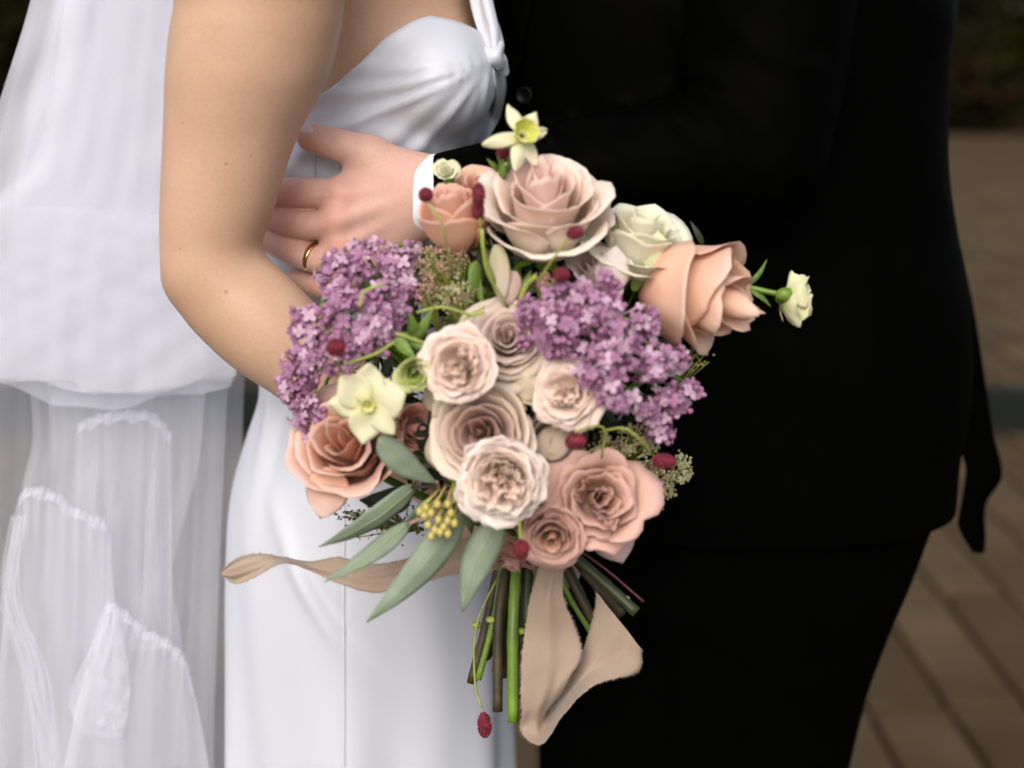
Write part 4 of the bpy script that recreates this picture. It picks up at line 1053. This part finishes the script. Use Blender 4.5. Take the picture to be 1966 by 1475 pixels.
# cream bud flowers
rose(795, 716, 34, (.1, -.95, -.1), 'yellow green ranunculus bud near the daffodil', (.45, .55, .08), (.78, .80, .42), (.35, .45, .06), n=14, open_=.15, height=1.3, seed=19, Y=-.278, ruffle=.02)
rose(858, 330, 22, (.0, -.8, .5), 'small round cream flower at the shirt cuff', CREAM, (.82, .80, .58), CREAM, n=10, open_=.2, seed=20, Y=-.20)
rose(1525, 578, 54, (.88, .15, -.15), 'cream yellow ranunculus seen from behind at far right', (.80, .78, .45), (.83, .82, .55), (.62, .66, .25), n=22, open_=.75, height=.85, ruffle=.16, seed=21, Y=-.19, curl=.1, stem=False, jitter=1.5)
def stem_part(pts, r, mat, name='stem', seg=7, n=14, label=None, taper=None):
    m_ = MB(); p = [P(*q) for q in pts]; rr = [S(r, q[2]) * (1 if not taper else 1 + (taper - 1) * i / (len(pts) - 1)) for i, q in enumerate(pts)]
    m_.tube([Vector(x) for x in p], rr, seg, n); o = m_.build(name, mat); adopt(o)
    if label: o['label'] = label
    return o
stem_part([(1400, 545, -.18), (1440, 553, -.185), (1500, 566, -.19)], 6, M['stem_green'], label='green stem of the cream flower at far right')
m_ = MB(); m_.ball(P(1508, 566, -.197), S(17, -.19), 0, 1, (1.2, .8, .85)); adopt(m_.build('calyx', M['stem_green']))

# leaves
def leaf(p0, p1, w_, Y0, Y1, mat='leaf_euc', bend=.12, roll=0.0, name='leaf', arc=0.0, label=None, rib=True, fold_=.22, shape=.62):
    a, b = P(*p0, Y0), P(*p1, Y1); d = b - a; L = d.length; d.normalize(); view = Vector((0, -1, .15)).normalized()
    s = d.cross(view).normalized(); nrm = s.cross(d).normalized(); s = (s * math.cos(roll) + nrm * math.sin(roll)); nrm = s.cross(d).normalized()
    W_ = S(w_, Y0) / 2; nu, nv = 7, 22; V = []
    for i in range(nu):
        u = -1 + 2 * i / (nu - 1)
        for j in range(nv):
            v = j / (nv - 1); wv = W_ * (math.sin(math.pi * v ** shape) ** .85 if 0 < v < 1 else .02)
            V.append(a + d * (v * L) + s * (u * wv + arc * L * math.sin(v * math.pi)) + nrm * (fold_ * wv * abs(u) * -1 + bend * L * math.sin(v * math.pi) + .03 * W_ * math.sin(v * 21 + u * 2)))
    o = link(name, mesh_py(name, V, grid_faces(nu, nv)), M[mat]); o2 = adopt(o)
    if label: o['label'] = label
    solidify(o, .0005)
    if rib:
        m_ = MB(); pts = [V[(nu // 2) * nv + j] + nrm * .0003 for j in range(0, nv, 2)]
        m_.tube(pts, [S(1.6, Y0) * (1.2 - k / len(pts)) for k in range(len(pts))], 5); r = m_.build('midrib', M['midrib']); r.parent = o; r.matrix_parent_inverse = Matrix.Identity(4)
    return o
EU = [((726, 842), (838, 928), 56, -.285, -.27), ((800, 932), (612, 1050), 50, -.255, -.27), ((830, 955), (672, 1092), 40, -.24, -.25), ((785, 1005), (622, 1118), 40, -.268, -.29),
      ((888, 985), (704, 1195), 66, -.262, -.285), ((875, 985), (812, 1108), 46, -.245, -.25), ((958, 1000), (888, 1176), 68, -.262, -.27), ((890, 900), (905, 1025), 60, -.225, -.215)]
for i, (a, b, w_, y0, y1) in enumerate(EU):
    leaf(a, b, w_, y0, y1, bend=[.06, .03, .05, .04, .04, .05, .05, .05][i], roll=[.3, .5, .9, -.3, .1, .6, -.15, .5][i], arc=[.05, -.05, -.05, -.04, -.03, .05, .05, 0][i])
stem_part([(950, 985, -.24), (880, 945, -.25), (835, 935, -.26), (790, 936, -.258)], 4, M['stem_brown'], 'twig')
stem_part([(880, 945, -.25), (830, 985, -.262), (780, 1008, -.268)], 3.2, M['lace_pink'], 'twig')
stem_part([(838, 925, -.27), (850, 945, -.26), (880, 950, -.25)], 3.2, M['lace_pink'], 'twig')
for a, b, w_, y0, y1, mt in [((960, 330), (935, 305), 12, -.22, -.225, 'leaf_green'), ((965, 335), (955, 300), 13, -.22, -.23, 'leaf_green'), ((968, 335), (985, 300), 12, -.22, -.22, 'leaf_green'), ((965, 345), (968, 310), 18, -.222, -.23, 'leaf_green'),
        ((790, 660), (832, 590), 24, -.262, -.27, 'leaf_green'), ((800, 650), (788, 600), 26, -.262, -.275, 'leaf_green'), ((770, 640), (830, 680), 20, -.26, -.27, 'leaf_green'), ((760, 650), (800, 690), 26, -.27, -.275, 'leaf_green'),
        ((915, 500), (895, 600), 30, -.235, -.235, 'leaf_green'), ((905, 505), (930, 590), 24, -.23, -.235, 'leaf_green'), ((1000, 575), (1020, 520), 18, -.245, -.24, 'leaf_green'), ((985, 580), (960, 520), 26, -.245, -.24, 'leaf_green'),
        ((1435, 550), (1472, 498), 12, -.187, -.18, 'leaf_green'), ((1440, 556), (1480, 590), 12, -.187, -.185, 'leaf_green'), ((1350, 470), (1325, 425), 12, -.2, -.2, 'leaf_dark'), ((1370, 510), (1382, 470), 16, -.2, -.2, 'leaf_green'),
        ((830, 870), (800, 800), 40, -.235, -.24, 'leaf_dark'), ((840, 860), (825, 780), 30, -.235, -.24, 'leaf_dark'), ((790, 960), (690, 960), 60, -.225, -.235, 'leaf_dark'), ((1215, 560), (1240, 500), 26, -.225, -.22, 'leaf_green')]:
    leaf(a, b, w_, y0, y1, mt, rib=False, bend=.12, roll=rnd.uniform(-.6, .6))
# filler foliage inside the head, joined: nobody could count it
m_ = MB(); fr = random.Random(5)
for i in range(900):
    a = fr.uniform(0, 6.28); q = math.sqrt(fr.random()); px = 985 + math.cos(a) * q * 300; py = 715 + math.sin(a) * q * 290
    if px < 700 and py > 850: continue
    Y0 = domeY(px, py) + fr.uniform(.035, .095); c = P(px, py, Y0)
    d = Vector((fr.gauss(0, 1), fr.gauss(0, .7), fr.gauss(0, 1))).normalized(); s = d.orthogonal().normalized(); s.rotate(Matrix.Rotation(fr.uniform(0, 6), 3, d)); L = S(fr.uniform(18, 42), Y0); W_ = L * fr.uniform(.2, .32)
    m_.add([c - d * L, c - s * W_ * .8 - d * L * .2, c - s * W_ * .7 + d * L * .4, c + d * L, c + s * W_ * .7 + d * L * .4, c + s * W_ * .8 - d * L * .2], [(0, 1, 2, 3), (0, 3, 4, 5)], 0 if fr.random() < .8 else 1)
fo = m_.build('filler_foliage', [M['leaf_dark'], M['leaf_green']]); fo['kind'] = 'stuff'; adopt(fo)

# lilac -------------------------------------------------
def floret_mesh(kind, seed):
    r_ = random.Random(seed); m_ = MB(); nm = 'floret' if kind else 'bud'
    if kind:
        m_.tube([(0, 0, -1.5), (0, 0, -.7), (0, 0, 0)], [.13, .15, .2], 5)
        for q in range(4):
            a = q * math.pi / 2 + r_.uniform(-.12, .12); d = Vector((math.cos(a), math.sin(a), 0)); e = Vector((-math.sin(a), math.cos(a), 0)); bd = r_.uniform(-.25, .35)
            rows = []
            for v, wv in ((.05, .12), (.35, .33), (.7, .38), (.95, .24), (1.03, .05)):
                z = bd * v * v; rows.append([d * v - e * wv + Vector((0, 0, z + .12 * wv)), d * v + Vector((0, 0, z - .05)), d * v + e * wv + Vector((0, 0, z + .12 * wv))])
            V = [x for row in rows for x in row]; Fs = []
            for j in range(4):
                for k in range(2): Fs.append((j * 3 + k, j * 3 + k + 1, (j + 1) * 3 + k + 1, (j + 1) * 3 + k))
            m_.add(V, Fs, 0)
    else:
        m_.tube([(0, 0, -1.4), (0, 0, -.6), (0, 0, -.1)], [.12, .13, .25], 5); m_.ball((0, 0, .1), .42, 0, 1, (1, 1, 1.15))
    me = mesh_py(nm, m_.V, m_.F); me.polygons.foreach_set('use_smooth', [True] * len(me.polygons)); return me
FL = []
for i, mt in enumerate(('lilac_a', 'lilac_b', 'lilac_a', 'lilac_b')):
    me = floret_mesh(1, i); me.materials.append(M[mt]); FL.append(me)
BU = []
FLG = []
for i, mt in enumerate(('lilac_c', 'lilac_b')):
    me = floret_mesh(0, i); me.materials.append(M[mt]); BU.append(me)
for me in FL[:3] + BU[:1]: FLG.append(([tuple(v.co) for v in me.vertices], [tuple(p.vertices) for p in me.polygons]))
def lilac(blobs, n, label, seed, rp=13):
    r_ = random.Random(seed); c0 = P(blobs[0][0], blobs[0][1], blobs[0][3])
    root = MB(); ctr = [P(b[0], b[1], b[3]) for b in blobs]
    base = (BIND - c0)
    for c in ctr: root.tube([c - c0 + Vector((0, .02, 0)), (c - c0) * .5 + Vector((0, .05, -.01)), base * .5 + Vector((0, .02, 0)), base], [.0012, .0015, .0025, .003], 5, 7)
    ro = root.build('lilac', M['stem_green']); ro.location = c0; adopt(ro); ro['label'] = label
    tot = sum(b[2] ** 2 for b in blobs); extra = MB(); SRC = [(FLG[q][0], FLG[q][1], q) for q in range(len(FLG))]
    k = 0
    for (bx, by, br, bY), c in zip(blobs, ctr):
        R_ = S(br, bY); m = max(4, int(round(n * br * br / tot)))
        for i in range(m):
            d = Vector((r_.gauss(0, 1), -abs(r_.gauss(0, 1)) - .15, r_.gauss(0, 1))).normalized()
            p = c + Vector((d.x * R_, d.y * R_ * .75, d.z * R_)) * r_.uniform(.78, 1.08)
            dd = (d + Vector((r_.gauss(0, .35), -.35 + r_.gauss(0, .3), r_.gauss(0, .35)))).normalized()
            me = r_.choice(FL) if r_.random() < .58 else r_.choice(BU)
            s = S(rp * r_.choice((.65, .85, 1.0, 1.1, 1.25)) * r_.uniform(.9, 1.1), bY)
            o = bpy.data.objects.new(me.name.split('.')[0], me); col.objects.link(o); o.parent = ro
            o.location = p - c0; o.rotation_euler = (dd.to_track_quat('Z', 'Y') @ Matrix.Rotation(r_.uniform(0, 6.28), 4, 'Z').to_quaternion()).to_euler(); o.scale = (s, s, s); k += 1
    for (bx, by, br, bY), c in zip(blobs, ctr):
        R_ = S(br, bY)
        for i in range(int(round(n * 1.6 * br * br / tot))):
            d = Vector((r_.gauss(0, 1), r_.gauss(-.2, .8), r_.gauss(0, 1))).normalized(); p = c - c0 + Vector((d.x, d.y * .75, d.z)) * R_ * r_.uniform(.45, .92)
            dd = (d + Vector((r_.gauss(0, .4), -.3, r_.gauss(0, .4)))).normalized(); q = dd.to_track_quat('Z', 'Y') @ Matrix.Rotation(r_.uniform(0, 6.28), 4, 'Z').to_quaternion(); s = S(rp * r_.uniform(.8, 1.15), bY)
            Vs, Fs, mi = r_.choice(SRC); extra.add([p + q @ (Vector(v) * s) for v in Vs], Fs, mi)
    if n > 50:
        eo = extra.build('inner_florets', [M['lilac_a'], M['lilac_b'], M['lilac_b'], M['lilac_c']]); eo.parent = ro; eo['kind'] = 'stuff'
    return k
LB = [(700, 500, 48, -.222), (645, 530, 50, -.225), (762, 508, 38, -.222), (740, 585, 50, -.245), (665, 600, 58, -.25), (595, 625, 48, -.235), (585, 700, 46, -.24), (648, 675, 46, -.255), (718, 640, 44, -.255), (565, 760, 32, -.232), (590, 790, 38, -.235), (556, 730, 24, -.225), (795, 480, 20, -.21), (780, 560, 26, -.235), (600, 840, 24, -.23)]
RB = [(1020, 605, 38, -.26), (1085, 580, 52, -.268), (1075, 640, 52, -.275), (1150, 600, 54, -.27), (1175, 675, 58, -.282), (1235, 630, 46, -.262), (1140, 715, 42, -.288), (1185, 760, 40, -.285), (1255, 705, 46, -.268), (1298, 690, 30, -.25), (1288, 770, 40, -.255), (1268, 825, 34, -.25), (1325, 750, 22, -.24), (1165, 540, 26, -.25), (1240, 790, 30, -.26), (1010, 660, 20, -.265)]
print(lilac(LB, 290, 'drooping purple lilac cluster on the left side of the bouquet', 1))
print(lilac(RB, 295, 'dense purple lilac cluster on the right side of the bouquet', 2, 13.5))
print(lilac([(1108, 350, 14, -.2), (1145, 362, 14, -.198), (1155, 385, 8, -.198)], 10, 'small sprig of lilac at the top beside the large pale rose', 3, 11))

# burgundy burnet heads on thin stems
def head(px, py, rx, ry, ang, Y, stem, label):
    c = P(px, py, Y); m_ = MB(); r_ = random.Random(int(px)); a = math.radians(ang)
    N = 240
    RX, RY = S(rx, Y), S(ry, Y)
    m_.ball((0, 0, 0), 1, 0, 2); m_.V = [(v[0] * RX * .93, v[1] * min(RX, RY) * .93, v[2] * RY * .93) for v in m_.V]
    for i in range(N):
        d = Vector((r_.gauss(0, 1), r_.gauss(0, 1), r_.gauss(0, 1))).normalized(); m_.ball((d.x * RX * .95, d.y * min(RX, RY) * .95, d.z * RY * .95), S(2.3, Y), 0, 0)
    ca, sa = math.cos(a), math.sin(a); m_.V = [(v[0] * ca - v[2] * sa, v[1], v[0] * sa + v[2] * ca) for v in m_.V]
    o = m_.build('flower_head', M['berry']); o.location = c; adopt(o); o['label'] = label
    s_ = MB(); pts = [P(*q) - c for q in stem]; s_.tube(pts, [S(2.6, Y)] * len(pts), 5, 12); t = s_.build('stem', M['stem_lime']); t.parent = o
head(817, 374, 13.5, 13.5, 0, -.262, [(822, 385, -.26), (848, 430, -.262), (857, 475, -.255), (870, 540, -.23)], 'round burgundy flower head in front of the shirt cuff')
head(919, 375, 12.5, 25, 3, -.272, [(920, 395, -.27), (925, 460, -.262), (950, 540, -.25)], 'long burgundy flower head before the peach rose')
head(918, 404, 12, 18, 0, -.268, [(921, 420, -.27), (925, 470, -.26), (950, 545, -.25)], 'burgundy flower head just below the long one')
head(1104, 447, 17, 12.5, 12, -.292, [(1092, 455, -.29), (1060, 500, -.282), (1030, 545, -.27)], 'burgundy flower head on the large pale rose')
head(1077, 528, 16, 14, 0, -.28, [(1065, 535, -.28), (1045, 570, -.26)], 'burgundy flower head at the top of the right lilac')
head(645, 668, 19, 18, 0, -.30, [(650, 690, -.29), (650, 740, -.27)], 'burgundy flower head in the left lilac')
head(1105, 848, 21, 17, 10, -.295, [(1100, 838, -.29), (1115, 825, -.29), (1160, 822, -.28), (1155, 880, -.27)], 'burgundy flower head above the dusty pink rose')
head(1275, 886, 24, 15, -8, -.27, [(1252, 872, -.27), (1225, 840, -.28), (1195, 822, -.28), (1150, 830, -.27)], 'burgundy flower head on the right lower edge')
head(1000, 1055, 17, 20, 0, -.30, [(999, 1035, -.30), (998, 1000, -.29), (1000, 960, -.26)], 'burgundy flower head hanging below the garden rose')
head(930, 1392, 14, 28, 3, -.20, [(925, 1360, -.20), (912, 1310, -.195), (915, 1200, -.19), (960, 1100, -.17)], 'burgundy flower head dangling lowest on its own thin stem')
head(965, 293, 12, 11, 0, -.222, [(965, 300, -.22), (970, 340, -.21)], 'burgundy flower head behind the top daffodil')

# lace flowers: umbels of tiny blossoms
def lace(px, py, rx, ry, Y, mats, n, label, seed, dens=9, r0=2.9):
    r_ = random.Random(seed); c = P(px, py, Y); st_ = MB(); bl = MB(); base = P(px + (1035 - px) * .25, py + (1068 - py) * .25, Y + .05) - c
    for i in range(n):
        a = r_.uniform(0, 6.28); q = math.sqrt(r_.random()); ux, uy = math.cos(a) * q * rx, math.sin(a) * q * ry
        t = P(px + ux, py + uy, Y + .02 * q * q) - c; st_.tube([base, base * .4 + t * .4 + Vector((0, -.003, 0)), t], [.0009, .0006, .0005], 4, 5)
        mi = r_.choice(range(len(mats)))
        for j in range(dens):
            d = Vector((r_.gauss(0, 1), r_.gauss(0, .6) - .4, r_.gauss(0, 1))) * S(5.5, Y); bl.ball(t + d, S(r_.uniform(.7, 1.2) * r0, Y), mi, 0)
    o = st_.build('lace_flower', M['stem_lime']); o.location = c; adopt(o); o['label'] = label
    b = bl.build('blossoms', [M[m] for m in mats]); b.parent = o; b['kind'] = 'stuff'
lace(850, 505, 48, 38, -.238, ['lace_tan', 'lace_tan', 'lace_pink'], 34, 'tan lace flower between the left lilac and the peach rosebud', 1)
lace(878, 560, 38, 34, -.250, ['lace_tan', 'lace_green'], 26, 'brown lace flower above the spray rose', 2)
lace(812, 560, 30, 24, -.242, ['lace_pink', 'lace_tan'], 14, 'pinkish lace flower behind the left lilac', 3)
lace(1050, 540, 24, 18, -.258, ['lace_tan', 'lace_pink'], 10, 'small tan lace flower under the large pale rose', 4)
lace(1225, 855, 52, 48, -.238, ['lace_green', 'lace_tan'], 34, 'olive lace flower behind the right lilac', 5)
lace(1255, 935, 46, 46, -.225, ['lace_green', 'lace_tan'], 46, 'pale green lace flower at the lower right edge', 6, 11)
lace(1312, 905, 14, 36, -.215, ['lace_green'], 16, 'slim green lace flower hanging over the black suit', 7)
lace(1150, 860, 34, 28, -.250, ['lace_tan', 'lace_green'], 16, 'tan lace flower behind the dusty pink rose', 8)
lace(1340, 690, 24, 34, -.21, ['seed'], 12, 'dark sprig with golden seeds under the big peach rose', 9, 2, 3.6)
lace(735, 1000, 88, 40, -.225, ['lace_dark'], 44, 'dark dried sprig behind the eucalyptus leaves', 10, 4, 2.6)
# yellow seed pods of the eucalyptus
pods = [(818, 975), (828, 985), (840, 968), (806, 982), (860, 968), (866, 985), (860, 1000), (852, 1012), (845, 1022), (828, 1030), (835, 1018), (815, 990), (873, 1005), (822, 1008), (860, 1025), (842, 998)]
for i, (a, b) in enumerate(pods):
    m_ = MB(); m_.ball((0, 0, 0), S(8, -.285), 0, 1, (1, 1, 1.25)); m_.tube([(0, 0, S(8, -.28)), (S(880 - a, -.28) * .4, .008, S(30, -.28))], [.0006, .0006], 4)
    o = m_.build('seed_pod', M['seed']); o.location = P(a, b, -.282); adopt(o)
for pts in ([(875, 905, -.25), (872, 935, -.272), (876, 965, -.28)],): stem_part(pts, 5, M['stem_lime'], 'catkin')
for pts, r in [([(760, 640, -.27), (830, 660, -.268), (880, 640, -.262)], 3), ([(800, 600, -.262), (850, 590, -.265), (905, 605, -.262), (930, 600, -.26)], 3.2), ([(865, 650, -.262), (890, 615, -.262), (930, 590, -.26)], 3), ([(760, 655, -.27), (720, 680, -.28), (660, 700, -.285)], 3), ([(995, 590, -.25), (1010, 550, -.252), (1030, 530, -.255)], 6), ([(925, 440, -.268), (935, 520, -.262), (975, 590, -.25)], 3.4), ([(690, 590, -.28), (700, 560, -.275), (740, 545, -.27)], 3)]:
    stem_part(pts, r, M['stem_lime'], 'sprig')

# cut stems below the hand
CS = [([(975, 1080, -.165), (958, 1180, -.185), (955, 1366, -.20)], 9, 'stem_brown'), ([(992, 1080, -.17), (985, 1200, -.19), (985, 1386, -.205)], 10, 'stem_green'), ([(1012, 1080, -.16), (1010, 1200, -.175), (1012, 1372, -.185)], 10, 'stem_dark'),
      ([(960, 1070, -.155), (938, 1180, -.165), (905, 1312, -.175)], 9, 'stem_brown'), ([(965, 1075, -.16), (950, 1180, -.17), (918, 1305, -.18)], 6, 'stem_green'), ([(975, 1075, -.15), (940, 1240, -.155), (932, 1262, -.155)], 9, 'stem_dark'),
      ([(1080, 1050, -.17), (1150, 1110, -.18), (1222, 1176, -.19)], 10, 'stem_dark'), ([(1095, 1045, -.175), (1165, 1095, -.185), (1236, 1156, -.19)], 2.5, 'stem_red'), ([(1070, 1060, -.165), (1105, 1130, -.175), (1150, 1215, -.18)], 8, 'stem_brown'),
      ([(1060, 1060, -.165), (1090, 1140, -.17), (1135, 1215, -.175)], 5, 'stem_green'), ([(1050, 1065, -.165), (1080, 1160, -.17), (1115, 1260, -.175)], 6, 'stem_dark'), ([(1040, 1070, -.165), (1050, 1200, -.165), (1055, 1330, -.165)], 9, 'stem_dark'), ([(1025, 1070, -.155), (1028, 1200, -.16), (1030, 1360, -.165)], 9, 'stem_green'),
      ([(1000, 1075, -.145), (975, 1200, -.15), (968, 1300, -.15)], 8, 'stem_dark'), ([(1020, 1075, -.15), (998, 1200, -.155), (1000, 1340, -.16)], 7, 'stem_brown'), ([(970, 1070, -.15), (945, 1150, -.155), (925, 1240, -.155)], 7, 'stem_brown'),
      ([(1085, 1050, -.165), (1140, 1120, -.17), (1195, 1180, -.17)], 8, 'stem_brown'), ([(1075, 1055, -.16), (1120, 1150, -.165), (1158, 1235, -.17)], 7, 'stem_dark'), ([(980, 1075, -.155), (966, 1180, -.165), (950, 1290, -.17)], 6, 'stem_dark')]
for pts, r, mt in CS:
    m_ = MB(); p = [P(*q) for q in pts]; q = catmull([tuple(x) for x in p], 16)
    m_.tube([Vector(x) for x in q], [S(r * 1.15, -.18) * (1 + .12 * (k == 9) + rnd.uniform(-.04, .04)) for k in range(16)], 9)
    o = m_.build('cut_stem', M[mt]); adopt(o)
for px, py in ((914, 1200), (985, 1200), (1000, 1212), (943, 1190), (1200, 1150)):
    m_ = MB(); m_.ball((0, 0, 0), S(11, -.19), 0, 1, (1, .8, .7)); o = m_.build('node', M['stem_lime']); o.location = P(px, py, -.186); adopt(o)

# ribbons ------------------------------------------------
def ribbon(L, R, name, label, n=90, k=17, seed=0, wr=.0009, fray=True):
    A = catmull([tuple(P(*p)) for p in L], n); B = catmull([tuple(P(*p)) for p in R], n); r_ = random.Random(seed)
    ph = [r_.uniform(0, 6.28) for _ in range(6)]; V = []
    for i in range(n):
        s = i / (n - 1)
        for j in range(k):
            t = j / (k - 1); p = A[i] * (1 - t) + B[i] * t
            z = wr * (math.sin(t * 9 + ph[0] + 2 * math.sin(s * 5 + ph[1])) + .6 * math.sin(t * 17 + ph[2] + s * 9) + .5 * math.sin(s * 22 + ph[3] + t * 3)) * math.sin(t * math.pi) ** .3
            V.append(p + np.array((0, z, 0)))
    # ragged, slightly wavy edges
    for i in range(n):
        for j in (0, k - 1): V[i * k + j] = V[i * k + j] + np.array((r_.uniform(-1, 1) * .0003, 0, r_.uniform(-1, 1) * .0003))
    o = link(name, mesh_py(name, V, grid_faces(n, k)), M['ribbon']); adopt(o); o['label'] = label; solidify(o, .0003)
    if fray:
        m_ = MB()
        for i in range(0, n * 5):
            s = r_.uniform(0, n - 1.001); i0 = int(s); f_ = s - i0
            for e, e2 in ((0, 1), (k - 1, k - 2)):
                p = Vector(V[i0 * k + e] * (1 - f_) + V[(i0 + 1) * k + e] * f_); q = Vector(V[i0 * k + e2] * (1 - f_) + V[(i0 + 1) * k + e2] * f_)
                d = (p - q).normalized(); tng = Vector(V[(i0 + 1) * k + e] - V[i0 * k + e]).normalized()
                tip = p + d * r_.uniform(.0006, .0022) + tng * r_.uniform(-.001, .001) + Vector((0, r_.uniform(-.0006, .0006), 0)); w_ = tng * .00012
                m_.add([p - w_, p + w_, tip], [(0, 1, 2)])
        fo_ = m_.build('frayed_threads', M['ribbon'], None, False); fo_.parent = o; fo_.matrix_parent_inverse = Matrix.Identity(4); fo_['kind'] = 'stuff'
    return o
ribbon([(423, 1098, -.20), (455, 1072, -.20), (500, 1063, -.20), (545, 1070, -.195), (600, 1078, -.20), (650, 1070, -.20), (705, 1083, -.20), (760, 1078, -.195), (830, 1055, -.185), (900, 1032, -.175), (960, 1020, -.165)],
       [(428, 1104, -.20), (452, 1121, -.20), (490, 1108, -.205), (545, 1082, -.21), (600, 1098, -.21), (650, 1120, -.21), (720, 1138, -.21), (790, 1123, -.205), (850, 1108, -.2), (905, 1095, -.19), (965, 1075, -.175)],
       'ribbon', 'tan ribbon tail streaming to the left across the white skirt', seed=1)
ribbon([(1040, 1072, -.205), (1018, 1150, -.215), (1004, 1245, -.222), (1000, 1320, -.225), (1002, 1370, -.225), (1000, 1402, -.222), (1022, 1426, -.232), (1047, 1424, -.238), (1085, 1368, -.236), (1140, 1316, -.226), (1222, 1290, -.212), (1232, 1246, -.208)],
       [(1086, 1072, -.205), (1080, 1140, -.217), (1104, 1205, -.218), (1116, 1258, -.222), (1095, 1300, -.223), (1078, 1332, -.218), (1052, 1362, -.205), (1054, 1362, -.198), (1078, 1330, -.196), (1112, 1268, -.202), (1140, 1180, -.198), (1146, 1137, -.196)],
       'ribbon', 'frayed tan ribbon tail hanging folded in front of the stems', n=130, seed=2, wr=.0012)
# ribbon wrap round the binding point
m_ = MB(); N = 40
for lvl in range(3):
    pts = [BIND + Vector((math.cos(t) * .024, math.sin(t) * .020, -.012 + lvl * .010 + .002 * math.sin(2 * t))) for t in np.linspace(0, 6.283, N)]
    m_.tube(pts, [.005] * N, 8)
w_ = m_.build('ribbon_binding', M['ribbon']); adopt(w_)
print('done', len(bpy.data.objects))
